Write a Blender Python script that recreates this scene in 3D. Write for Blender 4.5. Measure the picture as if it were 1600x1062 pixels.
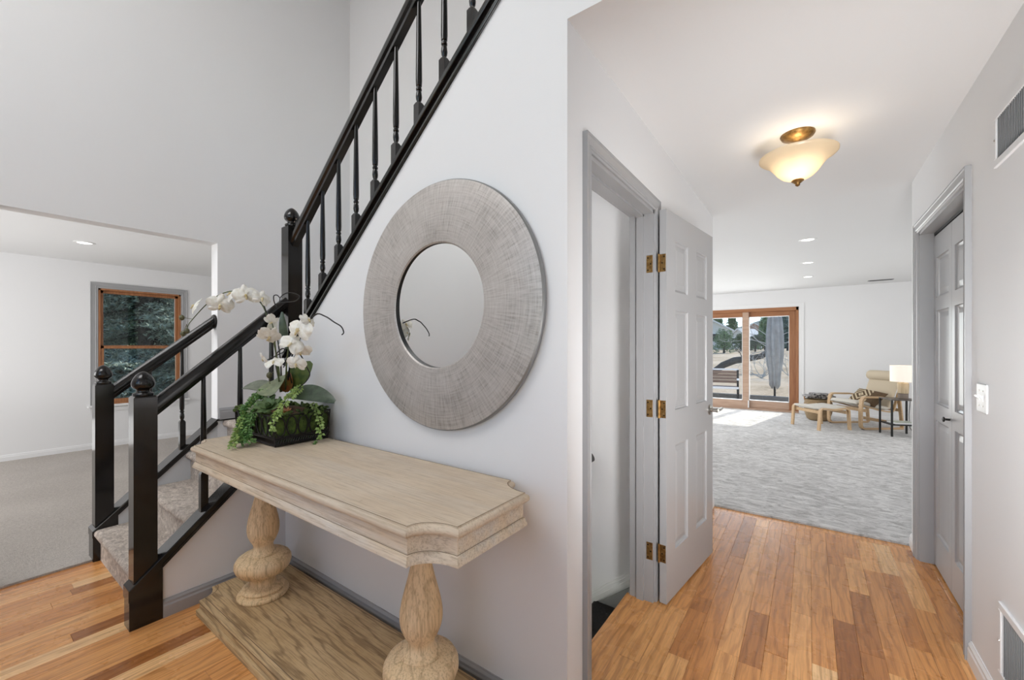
import bpy, bmesh, math, random
from math import sin, cos, pi, radians, sqrt, atan2, hypot
from mathutils import Vector, Matrix

for o in list(bpy.data.objects):
    bpy.data.objects.remove(o)
SC = bpy.context.scene
COL = SC.collection

# ------------------------------------------------------------------ camera
H = 1.33                                   # eye height
YAW = 0.624001743
FPX = 645.158656                           # focal length in pixels of the 1600 px frame
cam_d = bpy.data.cameras.new('camera')
cam = bpy.data.objects.new('camera', cam_d)
COL.objects.link(cam)
cam.location = (0, 0, H)
cam.rotation_euler = (pi / 2, 0, YAW)
cam_d.sensor_width = 36
cam_d.lens = FPX * 36 / 1600
cam_d.shift_y = 11.883 / 1600
cam_d.clip_start = 0.03
cam_d.clip_end = 500
SC.camera = cam

# ------------------------------------------------------------------ world, sun, lights, exposure
SC.view_settings.view_transform = 'Standard'
SC.view_settings.look = 'None'
SC.view_settings.gamma = 1
SC.view_settings.use_curve_mapping = False
SC.view_settings.exposure = 0.0

W = bpy.data.worlds.new('sky')
SC.world = W
W.use_nodes = True
wn = W.node_tree
wn.nodes.clear()
sky = wn.nodes.new('ShaderNodeTexSky')
sky.sky_type = 'NISHITA'
sky.sun_disc = False
sky.sun_elevation = radians(40)
sky.sun_rotation = radians(12)
sky.altitude = 1700
sky.dust_density = 0.3
sky.ozone_density = 3.0
bg = wn.nodes.new('ShaderNodeBackground')
bg.inputs['Strength'].default_value = 0.30
wo = wn.nodes.new('ShaderNodeOutputWorld')
wn.links.new(sky.outputs[0], bg.inputs['Color'])
wn.links.new(bg.outputs[0], wo.inputs['Surface'])

def sun(name, az_from, elev, strength, color):
    l = bpy.data.lights.new(name, 'SUN')
    l.energy = strength
    l.angle = radians(0.6)
    l.color = color
    o = bpy.data.objects.new(name, l)
    COL.objects.link(o)
    d = Vector((az_from[0] * cos(elev), az_from[1] * cos(elev), sin(elev)))
    o.rotation_euler = d.to_track_quat('Z', 'Y').to_euler()
    o.location = (0, 0, 12)
    return o

def area(name, loc, target, sx, sy, power, color=(1, 1, 1)):
    l = bpy.data.lights.new(name, 'AREA')
    l.shape = 'RECTANGLE'
    l.size = sx
    l.size_y = sy
    l.energy = power
    l.color = color
    o = bpy.data.objects.new(name, l)
    COL.objects.link(o)
    o.location = loc
    d = Vector(loc) - Vector(target)
    o.rotation_euler = d.to_track_quat('Z', 'Y').to_euler()
    return o

def point(name, loc, power, color, r=0.03):
    l = bpy.data.lights.new(name, 'POINT')
    l.energy = power
    l.color = color
    l.shadow_soft_size = r
    o = bpy.data.objects.new(name, l)
    COL.objects.link(o)
    o.location = loc
    return o

az = Vector((0.205, 0.979))
sun('sun', (az.x, az.y), radians(40), 4.0, (1, 0.93, 0.83))
# daylight at the entry window and patio door, and unseen area lights added as fill
area('entry_window_daylight', (-0.7, -2.28, 2.1), (-1.0, 1.0, 1.1), 1.2, 1.4, 7.5, (1, 0.995, 0.985))
area('right_side_fill', (0.5, -1.1, 1.5), (-2.4, 0.7, 0.6), 1.0, 1.3, 8.5, (1, 0.94, 0.86))  # warm fill added from the right; that wall has no window
area('foyer_top_fill', (-2.3, -1.25, 4.85), (-3.6, -0.6, 1.0), 2.2, 2.2, 104, (1, 1, 1))  # general fill added under the high foyer ceiling, no opening there
area('hall_mouth_fill', (0.34, 0.92, 0.9), (0.10, 1.92, 1.20), 0.35, 0.9, 18.5, (1, 1, 1)).data.spread = radians(125)  # unseen fill lamp added at the hall mouth to brighten the hall
area('living_room_fill', (-5.7, -2.2, 1.5), (-5.7, 2, 1.2), 2.6, 1.7, 80, (1, 1, 1))  # added fill, stands in for unseen windows in the front wall
area('living_room_ceiling_fill', (-5.7, 0.6, 0.5), (-5.7, 0.6, 2), 2.0, 2.0, 10, (1, 1, 1))  # upward lamp added to brighten the living room ceiling
area('family_room_left_fill', (-4.2, 7.0, 1.5), (0, 7.4, 1.1), 3.4, 1.6, 92, (1, 1, 1))  # added fill at the left wall in place of unseen windows
area('family_room_door_daylight', (-1.1, 10.6, 1.2), (-0.6, 6.0, 0.8), 1.9, 2.0, 56, (1, 1, 1))
area('family_room_right_fill', (3.9, 6.6, 1.5), (0, 7.0, 1.2), 2.6, 1.6, 52, (1, 1, 1))  # added fill at the right wall, which has no window
area('basement_stair_light', (-1.9, 1.85, 1.55), (-1.3, 2.2, 0.4), 0.5, 0.3, 70, (1, 1, 1))

# ------------------------------------------------------------------ helpers: world points
Fv = Vector((-sin(YAW), cos(YAW), 0))
Rv = Vector((cos(YAW), sin(YAW), 0))

def at(u, v, d):
    """a world point at depth d metres along the lens axis, from measurements on the photograph"""
    return Vector((0, 0, H)) + Fv * d + Rv * ((u - 800) / FPX * d) + Vector((0, 0, -(v - 542.883) / FPX * d))

def project(p):
    q = Vector(p) - Vector((0, 0, H))
    z = q.dot(Fv)
    if z < 0.05:
        return None
    return (800 + FPX * q.dot(Rv) / z, 542.883 - FPX * q.z / z, z)

# ------------------------------------------------------------------ helpers: materials
def M(name, color, rough=0.5, metal=0.0, spec=0.5, coat=0.0, emit=None, emit_s=0.0):
    m = bpy.data.materials.new(name)
    m.use_nodes = True
    b = m.node_tree.nodes['Principled BSDF']
    b.inputs['Base Color'].default_value = (*color, 1)
    b.inputs['Roughness'].default_value = rough
    b.inputs['Metallic'].default_value = metal
    b.inputs['Specular IOR Level'].default_value = spec
    b.inputs['Coat Weight'].default_value = coat
    if emit:
        b.inputs['Emission Color'].default_value = (*emit, 1)
        b.inputs['Emission Strength'].default_value = emit_s
    return m

class NT:
    def __init__(s, m):
        s.t = m.node_tree
        s.b = s.t.nodes['Principled BSDF']
    def n(s, kind, **kw):
        nd = s.t.nodes.new(kind)
        for k, v in kw.items():
            if k.startswith('i_'):
                key = k[2:].replace('_', ' ')
                nd.inputs[key].default_value = v
            else:
                setattr(nd, k, v)
        return nd
    def l(s, a, b):
        s.t.links.new(a, b)
    def ramp(s, fac, stops):
        r = s.t.nodes.new('ShaderNodeValToRGB')
        els = r.color_ramp.elements
        while len(els) < len(stops):
            els.new(0.5)
        for e, (p, c) in zip(els, stops):
            e.position = p
            e.color = (*c, 1)
        s.l(fac, r.inputs[0])
        return r.outputs[0]
    def noise(s, vec, scale, detail=4, rough=0.5, dist=0.0):
        nd = s.t.nodes.new('ShaderNodeTexNoise')
        nd.inputs['Scale'].default_value = scale
        nd.inputs['Detail'].default_value = detail
        nd.inputs['Roughness'].default_value = rough
        nd.inputs['Distortion'].default_value = dist
        if vec is not None:
            s.l(vec, nd.inputs['Vector'])
        return nd.outputs[0]
    def mapping(s, vec, scale=(1, 1, 1), rot=(0, 0, 0), loc=(0, 0, 0)):
        nd = s.t.nodes.new('ShaderNodeMapping')
        nd.inputs['Scale'].default_value = scale
        nd.inputs['Rotation'].default_value = rot
        nd.inputs['Location'].default_value = loc
        s.l(vec, nd.inputs['Vector'])
        return nd.outputs[0]
    def obj(s):
        return s.t.nodes.new('ShaderNodeTexCoord').outputs['Object']
    def pos(s):
        return s.t.nodes.new('ShaderNodeNewGeometry').outputs['Position']
    def math(s, op, a, b=None, c=None):
        nd = s.t.nodes.new('ShaderNodeMath')
        nd.operation = op
        for i, x in enumerate((a, b, c)):
            if x is None:
                continue
            if isinstance(x, (int, float)):
                nd.inputs[i].default_value = x
            else:
                s.l(x, nd.inputs[i])
        return nd.outputs[0]
    def mix(s, fac, a, b, mode='MIX'):
        nd = s.t.nodes.new('ShaderNodeMix')
        nd.data_type = 'RGBA'
        nd.blend_type = mode
        for sock, x in ((nd.inputs[0], fac), (nd.inputs[6], a), (nd.inputs[7], b)):
            if isinstance(x, tuple):
                sock.default_value = (*x, 1)
            elif isinstance(x, (int, float)):
                sock.default_value = x
            else:
                s.l(x, sock)
        return nd.outputs[2]
    def bump(s, height, strength=0.3, dist=0.01):
        nd = s.t.nodes.new('ShaderNodeBump')
        nd.inputs['Strength'].default_value = strength
        nd.inputs['Distance'].default_value = dist
        s.l(height, nd.inputs['Height'])
        s.l(nd.outputs[0], s.b.inputs['Normal'])
    def color(s, c):
        s.l(c, s.b.inputs['Base Color'])
    def rough(s, c):
        s.l(c, s.b.inputs['Roughness'])

def paint(name, c, rough=0.55, peel=0.12, scale=260):
    m = M(name, c, rough)
    t = NT(m)
    p = t.pos()
    n = t.noise(p, scale, 3, 0.6)
    v = t.noise(p, 1.3, 2)
    t.color(t.mix(v, tuple(x * 0.985 for x in c), tuple(min(1, x * 1.01) for x in c)))
    t.bump(n, peel, 0.002)
    return m

MAT = {}
MAT['wall'] = paint('wall_paint', (0.80, 0.80, 0.805))
MAT['ceiling'] = paint('ceiling_paint', (0.80, 0.80, 0.80), 0.7, 0.1)
MAT['trim'] = paint('grey_trim_paint', (0.36, 0.36, 0.365), 0.26, 0.03, 90)
MAT['door'] = paint('grey_door_paint', (0.415, 0.415, 0.42), 0.28, 0.04, 120)
MAT['white_trim'] = paint('white_trim_paint', (0.8, 0.8, 0.8), 0.35, 0.03, 90)
MAT['skirt'] = paint('stair_skirt_paint', (0.60, 0.61, 0.62), 0.4, 0.05, 120)

m = M('black_gloss_paint', (0.012, 0.0115, 0.011), 0.16, spec=0.5)
t = NT(m)
p = t.obj()
n = t.noise(t.mapping(p, (40, 40, 3)), 4, 4)
t.color(t.ramp(n, [(0.3, (0.0065, 0.006, 0.0058)), (0.75, (0.0125, 0.011, 0.010))]))
t.rough(t.math('MULTIPLY_ADD', n, 0.10, 0.09))
t.bump(n, 0.02, 0.002)
MAT['black'] = m

# strip oak floor: one tone per plank from the mesh attribute
m = M('oak_floor', (0.4, 0.2, 0.1), 0.3, spec=0.33, coat=0.12)
m.node_tree.nodes['Principled BSDF'].inputs['Coat Roughness'].default_value = 0.12
t = NT(m)
at_ = t.n('ShaderNodeAttribute', attribute_name='tone')
tone = at_.outputs['Fac']
p = t.pos()
off = t.n('ShaderNodeCombineXYZ')
t.l(t.math('MULTIPLY', tone, 37.0), off.inputs[0])
t.l(t.math('MULTIPLY', tone, 91.0), off.inputs[1])
add = t.n('ShaderNodeVectorMath', operation='ADD')
t.l(p, add.inputs[0])
t.l(off.outputs[0], add.inputs[1])
pv = add.outputs[0]
fine = t.noise(t.mapping(pv, (105, 4, 1)), 1.0, 6, 0.7, 0.8)
wv = t.n('ShaderNodeTexWave', wave_type='BANDS', bands_direction='X')
wv.inputs['Scale'].default_value = 7
wv.inputs['Distortion'].default_value = 13
wv.inputs['Detail'].default_value = 3
wv.inputs['Detail Scale'].default_value = 1.2
t.l(t.mapping(pv, (1, 0.20, 1)), wv.inputs['Vector'])
cath = wv.outputs['Fac']
blotch = t.noise(t.mapping(pv, (6, 1.5, 1)), 1.5, 3)
base = t.ramp(tone, [(0.0, (0.38, 0.150, 0.045)), (0.3, (0.63, 0.280, 0.090)), (0.6, (0.76, 0.375, 0.132)), (0.85, (0.84, 0.455, 0.18)), (1.0, (0.90, 0.58, 0.29))])
g1 = t.ramp(fine, [(0.33, (0.46, 0.38, 0.32)), (0.58, (1, 1, 1))])
g2 = t.ramp(cath, [(0.0, (0.60, 0.52, 0.45)), (0.30, (1, 1, 1)), (1.0, (1.0, 1.0, 1.0))])
c = t.mix(0.62, base, g1, 'MULTIPLY')
c = t.mix(0.55, c, g2, 'MULTIPLY')
c = t.mix(t.math('MULTIPLY', blotch, 0.5), c, t.mix(1.0, c, (1.12, 1.08, 1.02), 'MULTIPLY'))
t.color(c)
sc = t.noise(p, 5, 4, 0.6)
t.rough(t.math('MULTIPLY_ADD', sc, 0.22, 0.17))
t.bump(t.math('ADD', fine, t.math('MULTIPLY', t.noise(p, 18, 2), 0.8)), 0.10, 0.003)
MAT['oak'] = m
MAT['subfloor'] = M('subfloor', (0.10, 0.05, 0.025), 0.9)

def carpet(name, a, b, streak=0.0, grain=900, dirn=(1, 1, 1), clump=28, wide=(0.40, 0.60)):
    m = M(name, a, 0.95, spec=0.1)
    t = NT(m)
    p = t.pos()
    f = t.noise(p, grain, 2, 0.7)
    mid = t.noise(t.mapping(p, dirn), clump, 6, 0.72, 1.2)
    big = t.noise(p, 1.2, 2)
    k = t.math('ADD', t.math('MULTIPLY', f, 0.35), t.math('ADD', t.math('MULTIPLY', mid, 0.5 + streak), t.math('MULTIPLY', big, 0.15)))
    k = t.math('DIVIDE', k, 1.0 + streak)
    t.color(t.ramp(k, [(wide[0], a), (wide[1], b)]))
    t.bump(t.math('ADD', t.math('MULTIPLY', f, .6), mid), 0.9, 0.010)
    t.b.inputs['Sheen Weight'].default_value = 0.15
    return m
MAT['carpet_living'] = carpet('living_room_carpet', (0.33, 0.29, 0.255), (0.68, 0.625, 0.57), 0, 260, (1, 1, 1), 75, (.38, .62))
MAT['carpet_family'] = carpet('family_room_carpet', (0.37, 0.36, 0.35), (0.80, 0.79, 0.78), 0.5, 260, (0.8, 1.7, 1), 10, (.39, .58))
MAT['carpet_stair'] = carpet('stair_carpet', (0.40, 0.325, 0.265), (0.90, 0.80, 0.70), 0.4, 420, (1, 1.6, 1), 24, (.40, .60))
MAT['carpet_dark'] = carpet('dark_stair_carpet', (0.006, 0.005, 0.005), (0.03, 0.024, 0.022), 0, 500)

def oak_table(name, dark, mid, light, axis, ring=1.0, greyw=0.3, rough=0.55, line=0.55):
    """weathered oak, grain running along the given object axis"""
    m = M(name, mid, rough, spec=0.35)
    t = NT(m)
    p = t.obj()
    s = [1, 1, 1]
    s[axis] = 0.10
    q = t.mapping(p, tuple(x * 1.0 for x in s))
    fine = t.noise(t.mapping(p, tuple((170 if x == 1 else 7) for x in s)), 1, 4, 0.65)
    wv = t.n('ShaderNodeTexWave', wave_type='BANDS', bands_direction='DIAGONAL')
    wv.inputs['Scale'].default_value = 13 * ring
    wv.inputs['Distortion'].default_value = 10
    wv.inputs['Detail'].default_value = 3
    wv.inputs['Detail Scale'].default_value = 1.6
    t.l(q, wv.inputs['Vector'])
    blot = t.noise(p, 3.2, 5, 0.62)
    c = t.ramp(blot, [(0.32, mid), (0.62, light)])
    grey = (sum(light) / 3 * 0.98, sum(light) / 3, sum(light) / 3 * 1.0)
    wash = t.ramp(t.noise(t.mapping(p, tuple(x * 2.0 for x in s)), 4.5, 4, 0.6), [(0.45, (0, 0, 0)), (0.68, (1, 1, 1))])
    c = t.mix(t.math('MULTIPLY', wash, greyw), c, grey)
    lines = t.ramp(wv.outputs['Fac'], [(0.0, (1, 1, 1)), (0.16, (0.25, 0.25, 0.25)), (0.4, (0, 0, 0))])
    c = t.mix(t.math('MULTIPLY', lines, line), c, dark)
    pores = t.ramp(fine, [(0.36, (1, 1, 1)), (0.52, (0, 0, 0))])
    c = t.mix(t.math('MULTIPLY', pores, 0.45), c, dark)
    spots = t.ramp(t.noise(p, 38, 2), [(0.70, (0, 0, 0)), (0.76, (1, 1, 1))])
    c = t.mix(t.math('MULTIPLY', spots, 0.35), c, dark)
    t.color(c)
    t.bump(t.math('ADD', fine, t.math('MULTIPLY', wv.outputs['Fac'], 0.5)), 0.12, 0.003)
    return m
MAT['t_top'] = oak_table('whitewashed_oak_top', (0.38, 0.28, 0.18), (0.60, 0.48, 0.345), (0.68, 0.56, 0.42), 0, 0.5, 0.25, .55, .12)
MAT['t_apron'] = oak_table('whitewashed_oak_apron', (0.30, 0.21, 0.12), (0.66, 0.52, 0.36), (0.74, 0.63, 0.49), 0, 0.4, 0.7, .55, .15)
MAT['t_leg'] = oak_table('turned_oak', (0.26, 0.150, 0.065), (0.72, 0.50, 0.265), (0.80, 0.62, 0.385), 2, 0.8, 0.08, .55, .35)
MAT['t_base'] = oak_table('oak_plinth', (0.14, 0.08, 0.035), (0.50, 0.34, 0.17), (0.60, 0.43, 0.235), 0, 0.9, 0.04)

# mirror frame: brushed pewter with radial and ring shaped brush strokes
m = M('brushed_pewter', (0.4, 0.38, 0.35), 0.42, metal=0.3, spec=0.5)
t = NT(m)
p = t.obj()
sx = t.n('ShaderNodeSeparateXYZ')
t.l(p, sx.inputs[0])
ang = t.math('ARCTAN2', sx.outputs[2], sx.outputs[0])
rad = t.math('SQRT', t.math('ADD', t.math('POWER', sx.outputs[0], 2), t.math('POWER', sx.outputs[2], 2)))
cv = t.n('ShaderNodeCombineXYZ')
t.l(t.math('MULTIPLY', ang, 26.0), cv.inputs[0])
t.l(t.math('MULTIPLY', rad, 5.0), cv.inputs[1])
cv2 = t.n('ShaderNodeCombineXYZ')
t.l(t.math('MULTIPLY', ang, 3.2), cv2.inputs[0])
t.l(t.math('MULTIPLY', rad, 170.0), cv2.inputs[1])
n1 = t.noise(cv.outputs[0], 2.2, 5, 0.7)
n2 = t.noise(cv2.outputs[0], 1.0, 4, 0.7)
n3 = t.noise(p, 5, 3)
k = t.math('ADD', t.math('MULTIPLY', n1, 0.5), t.math('ADD', t.math('MULTIPLY', n2, 0.4), t.math('MULTIPLY', n3, 0.25)))
t.color(t.ramp(k, [(0.42, (0.27, 0.245, 0.22)), (0.56, (0.45, 0.415, 0.385)), (0.72, (0.57, 0.54, 0.51))]))
t.rough(t.math('MULTIPLY_ADD', n2, 0.25, 0.28))
t.bump(t.math('ADD', n1, n2), 0.10, 0.002)
MAT['pewter'] = m
MAT['pewter_edge'] = M('pewter_edge', (0.25, 0.25, 0.245), 0.4, metal=0.5)
MAT['mirror'] = M('mirror_silver', (0.80, 0.81, 0.80), 0.01, metal=1.0)

def glass(name, tint=(1, 1, 1), refl=0.06):
    m = bpy.data.materials.new(name)
    m.use_nodes = True
    nt = m.node_tree
    nt.nodes.clear()
    tr = nt.nodes.new('ShaderNodeBsdfTransparent')
    tr.inputs[0].default_value = (*tint, 1)
    gl = nt.nodes.new('ShaderNodeBsdfGlossy')
    gl.inputs['Roughness'].default_value = 0.02
    mx = nt.nodes.new('ShaderNodeMixShader')
    lw = nt.nodes.new('ShaderNodeLayerWeight')
    lw.inputs[0].default_value = 0.5
    pw = nt.nodes.new('ShaderNodeMath'); pw.operation = 'POWER'; pw.inputs[1].default_value = 4.0
    fr = nt.nodes.new('ShaderNodeMath'); fr.operation = 'MULTIPLY_ADD'; fr.inputs[1].default_value = 0.5; fr.inputs[2].default_value = 0.03
    nt.links.new(lw.outputs['Facing'], pw.inputs[0])
    nt.links.new(pw.outputs[0], fr.inputs[0])
    out = nt.nodes.new('ShaderNodeOutputMaterial')
    nt.links.new(fr.outputs[0], mx.inputs[0])
    nt.links.new(tr.outputs[0], mx.inputs[1])
    nt.links.new(gl.outputs[0], mx.inputs[2])
    nt.links.new(mx.outputs[0], out.inputs[0])
    return m
MAT['glass'] = glass('window_glass', (0.96, 0.98, 0.97))
MAT['brass'] = M('aged_brass', (0.50, 0.31, 0.105), 0.42, metal=0.9)
m = MAT['brass']
t = NT(m)
n = t.noise(t.obj(), 60, 3)
t.color(t.ramp(n, [(0.3, (0.22, 0.12, 0.04)), (0.7, (0.46, 0.285, 0.105))]))
MAT['nickel'] = M('satin_nickel', (0.48, 0.46, 0.42), 0.22, metal=1.0)
MAT['dark_metal'] = M('dark_bronze', (0.03, 0.027, 0.025), 0.4, metal=0.7)
MAT['black_metal'] = M('black_metal', (0.012, 0.012, 0.012), 0.45, metal=0.3)
MAT['screw'] = M('screw', (0.05, 0.035, 0.02), 0.5, metal=0.8)
MAT['switch'] = M('white_plastic', (0.78, 0.78, 0.77), 0.3)
MAT['vent_dark'] = M('duct_inside', (0.05, 0.05, 0.05), 0.9)
MAT['duct'] = M('grille_backing', (0.30, 0.30, 0.30), 0.8)

def wood(name, dark, light, axis=2, rough=0.4):
    m = M(name, light, rough)
    t = NT(m)
    s = [60, 60, 60]
    s[axis] = 3
    n = t.noise(t.mapping(t.obj(), tuple(s)), 1, 4, 0.6)
    t.color(t.ramp(n, [(0.3, dark), (0.7, light)]))
    return m
MAT['win_wood'] = wood('stained_fir_window_frame', (0.26, 0.10, 0.038), (0.42, 0.19, 0.08), 2)
MAT['win_wood_h'] = wood('stained_fir_rail', (0.26, 0.10, 0.038), (0.42, 0.19, 0.08), 0)
MAT['win_wood_pale'] = wood('sunbleached_fir_rail', (0.42, 0.27, 0.19), (0.55, 0.39, 0.29), 0)
MAT['birch'] = wood('bent_birch', (0.50, 0.33, 0.18), (0.62, 0.44, 0.26), 1)
MAT['cream'] = M('cream_canvas', (0.60, 0.51, 0.38), 0.9)
MAT['linen'] = M('linen_canvas', (0.62, 0.59, 0.53), 0.95)
MAT['taupe'] = M('taupe_fabric', (0.22, 0.18, 0.15), 0.9)

# ------------------------------------------------------------------ helpers: meshes
class MB:
    def __init__(s):
        s.bm = bmesh.new()
    def box(s, x0, x1, y0, y1, z0, z1, bev=0.0, seg=1):
        r = bmesh.ops.create_cube(s.bm, size=1)
        vs = r['verts']
        for v in vs:
            v.co = Vector(((x0 + x1) / 2 + v.co.x * (x1 - x0), (y0 + y1) / 2 + v.co.y * (y1 - y0), (z0 + z1) / 2 + v.co.z * (z1 - z0)))
        if bev > 0:
            es = list({e for v in vs for e in v.link_edges})
            bmesh.ops.bevel(s.bm, geom=es, offset=bev, segments=seg, profile=0.5, affect='EDGES')
        return s
    def prism(s, pts, axis, a, b, bev=0.0):
        """polygon given in the two other axes (in xyz order), extruded along axis from a to b"""
        def mk(q, w):
            if axis == 0: return Vector((w, q[0], q[1]))
            if axis == 1: return Vector((q[0], w, q[1]))
            return Vector((q[0], q[1], w))
        A = [s.bm.verts.new(mk(q, a)) for q in pts]
        B = [s.bm.verts.new(mk(q, b)) for q in pts]
        n = len(pts)
        fs = [s.bm.faces.new(A), s.bm.faces.new(B)]
        for i in range(n):
            fs.append(s.bm.faces.new((A[i], A[(i + 1) % n], B[(i + 1) % n], B[i])))
        bmesh.ops.recalc_face_normals(s.bm, faces=fs)
        if bev > 0:
            es = list({e for f in fs for e in f.edges})
            bmesh.ops.bevel(s.bm, geom=es, offset=bev, segments=2, profile=0.5, affect='EDGES')
        return s
    def lathe(s, prof, cx=0, cy=0, cz=0, seg=32, axis='Z', cap=True):
        rings = []
        for r, z in prof:
            ring = []
            for i in range(seg):
                a = 2 * pi * i / seg
                if axis == 'Z': co = (cx + r * cos(a), cy + r * sin(a), cz + z)
                elif axis == 'Y': co = (cx + r * cos(a), cy + z, cz + r * sin(a))
                else: co = (cx + z, cy + r * cos(a), cz + r * sin(a))
                ring.append(s.bm.verts.new(co))
            rings.append(ring)
        fs = []
        for a, b in zip(rings, rings[1:]):
            for i in range(seg):
                fs.append(s.bm.faces.new((a[i], a[(i + 1) % seg], b[(i + 1) % seg], b[i])))
        if cap:
            for ring in (rings[0], rings[-1]):
                fs.append(s.bm.faces.new(ring))
        bmesh.ops.recalc_face_normals(s.bm, faces=fs)
        return s
    def tube(s, pts, r, seg=8, taper=None, cap=True):
        pts = [Vector(p) for p in pts]
        n = len(pts)
        rings = []
        up = Vector((0, 0, 1))
        prev = None
        for i, p in enumerate(pts):
            d = (pts[min(i + 1, n - 1)] - pts[max(i - 1, 0)]).normalized()
            if prev is None:
                a = d.cross(up)
                if a.length < 1e-3: a = d.cross(Vector((1, 0, 0)))
            else:
                a = prev - d * prev.dot(d)
                if a.length < 1e-4: a = d.cross(up)
            a.normalize()
            prev = a
            b = d.cross(a)
            rr = r if not hasattr(r, '__len__') else r[i]
            if taper: rr = r + (taper - r) * i / max(1, n - 1)
            rings.append([s.bm.verts.new(p + (a * cos(2 * pi * k / seg) + b * sin(2 * pi * k / seg)) * rr) for k in range(seg)])
        fs = []
        for A, B in zip(rings, rings[1:]):
            for k in range(seg):
                fs.append(s.bm.faces.new((A[k], A[(k + 1) % seg], B[(k + 1) % seg], B[k])))
        if cap:
            fs.append(s.bm.faces.new(rings[0]))
            fs.append(s.bm.faces.new(rings[-1]))
        bmesh.ops.recalc_face_normals(s.bm, faces=fs)
        return s
    def ribbon(s, pts, side, w, th):
        """bent strip: path pts, width w along the side vector, thickness th"""
        pts = [Vector(p) for p in pts]
        side = Vector(side).normalized()
        n = len(pts)
        rings = []
        for i, p in enumerate(pts):
            d = (pts[min(i + 1, n - 1)] - pts[max(i - 1, 0)]).normalized()
            nn = d.cross(side).normalized()
            rings.append([s.bm.verts.new(p + side * (a * w / 2) + nn * (b * th / 2)) for a, b in ((-1, -1), (1, -1), (1, 1), (-1, 1))])
        fs = []
        for A, B in zip(rings, rings[1:]):
            for k in range(4):
                fs.append(s.bm.faces.new((A[k], A[(k + 1) % 4], B[(k + 1) % 4], B[k])))
        fs.append(s.bm.faces.new(rings[0]))
        fs.append(s.bm.faces.new(rings[-1]))
        bmesh.ops.recalc_face_normals(s.bm, faces=fs)
        return s
    def ball(s, c, rx, ry=None, rz=None, sub=2):
        r = bmesh.ops.create_icosphere(s.bm, subdivisions=sub, radius=1)
        ry = ry or rx
        rz = rz or rx
        for v in r['verts']:
            v.co = Vector((c[0] + v.co.x * rx, c[1] + v.co.y * ry, c[2] + v.co.z * rz))
        return r['verts']
    def quad(s, a, b, c, d):
        return s.bm.faces.new([s.bm.verts.new(Vector(p)) for p in (a, b, c, d)])
    def tri(s, a, b, c):
        return s.bm.faces.new([s.bm.verts.new(Vector(p)) for p in (a, b, c)])
    def xf(s, mat):
        bmesh.ops.transform(s.bm, matrix=mat, verts=s.bm.verts)
        return s
    def build(s, name, mat, parent=None, smooth=False, origin=None, angle=35, local=False):
        me = bpy.data.meshes.new(name)
        if origin is not None:
            bmesh.ops.translate(s.bm, vec=-Vector(origin), verts=s.bm.verts)
        s.bm.to_mesh(me)
        s.bm.free()
        o = bpy.data.objects.new(name, me)
        COL.objects.link(o)
        me.materials.append(MAT[mat] if isinstance(mat, str) else mat)
        if smooth:
            me.polygons.foreach_set('use_smooth', [True] * len(me.polygons))
            try:
                me.set_sharp_from_angle(angle=radians(angle))
            except Exception:
                pass
        if origin is not None:
            o.location = origin
        if parent is not None:
            o.parent = parent
            if local:
                pass
            elif origin is not None:
                pm = parent_world(parent)
                o.location = pm.inverted() @ Vector(origin)
                # meshes are given in world axes; undo the parent's own turn
                o.rotation_euler = pm.to_3x3().inverted().to_euler()
            else:
                pm = parent_world(parent)
                o.matrix_local = pm.inverted()
        return o

def parent_world(o):
    m = Matrix.LocRotScale(o.location, o.rotation_euler, o.scale)
    return parent_world(o.parent) @ m if o.parent else m

def empty(name, loc, label=None, cat=None, group=None, rz=0):
    o = bpy.data.objects.new(name, None)
    COL.objects.link(o)
    o.location = loc
    o.rotation_euler = (0, 0, rz)
    o.empty_display_size = 0.1
    if label: o['label'] = label
    if cat: o['category'] = cat
    if group: o['group'] = group
    return o

def tag(o, label=None, cat=None, group=None, kind=None):
    if label: o['label'] = label
    if cat: o['category'] = cat
    if group: o['group'] = group
    if kind: o['kind'] = kind
    return o

def struct(o, label=None):
    o['kind'] = 'structure'
    if label: o['label'] = label
    return o

rnd = random.Random(7)

# ================================================================== SETTING
XH, XR, YM, YE = -0.66, 0.558, 1.235, 3.81     # hall left wall, right wall, stair wall, end of hall
XL, XK = -3.6, -2.59                           # wall with the living-room opening, knee wall of the first flight
YB = 2.32                                      # back wall of the stairwell
ZC, ZF, ZT = 2.435, 2.51, 5.0                  # hall ceiling, family-room ceiling, foyer ceiling
YF, XW = 10.1, -7.58                           # far wall of family room, window wall of living room
YFR = -2.4                                     # front (entry) wall

def wall(name, label, *boxes, mat='wall'):
    mb = MB()
    for b in boxes:
        mb.box(*b)
    return struct(mb.build(name, mat), label)

# wall with the wide opening to the living room
OY0, OY1, OZ = 0.14, 1.222, 2.113
wall('wall_left', 'tall white wall with a wide opening to the carpeted living room',
     (XL - .116, XL, YFR, OY0, 0, ZT), (XL - .116, XL, OY0, OY1, OZ, ZT), (XL - .116, XL, OY1, YB + .116, -2.2, ZT))
wall('wall_back', 'white back wall of the stairwell', (XL - .116, XH - .116, YB, YB + .116, -2.2, ZT))
# wall under the upper flight: follows the rake of the string
S2 = 0.853
def cap2(x):                                    # lower edge of the black string cap
    return 1.492 + S2 * (x + 2.28)
mb = MB()
mb.prism([(XK, 0), (XH, 0), (XH, 2.6), (XH, cap2(XH) + .03), (XK, cap2(XK) + .03)], 1, YM, YM + .1)
mb.prism([(XH - .0001, ZC), (3.6, ZC), (3.6, ZT), (0.9, ZT), (0.9, cap2(0.9) + .02), (XH - .0001, cap2(XH) + .03)], 1, YM, YM + .1)
struct(mb.build('wall_stair', 'wall'), 'white wall below the upper stair flight where the round mirror hangs')
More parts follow.
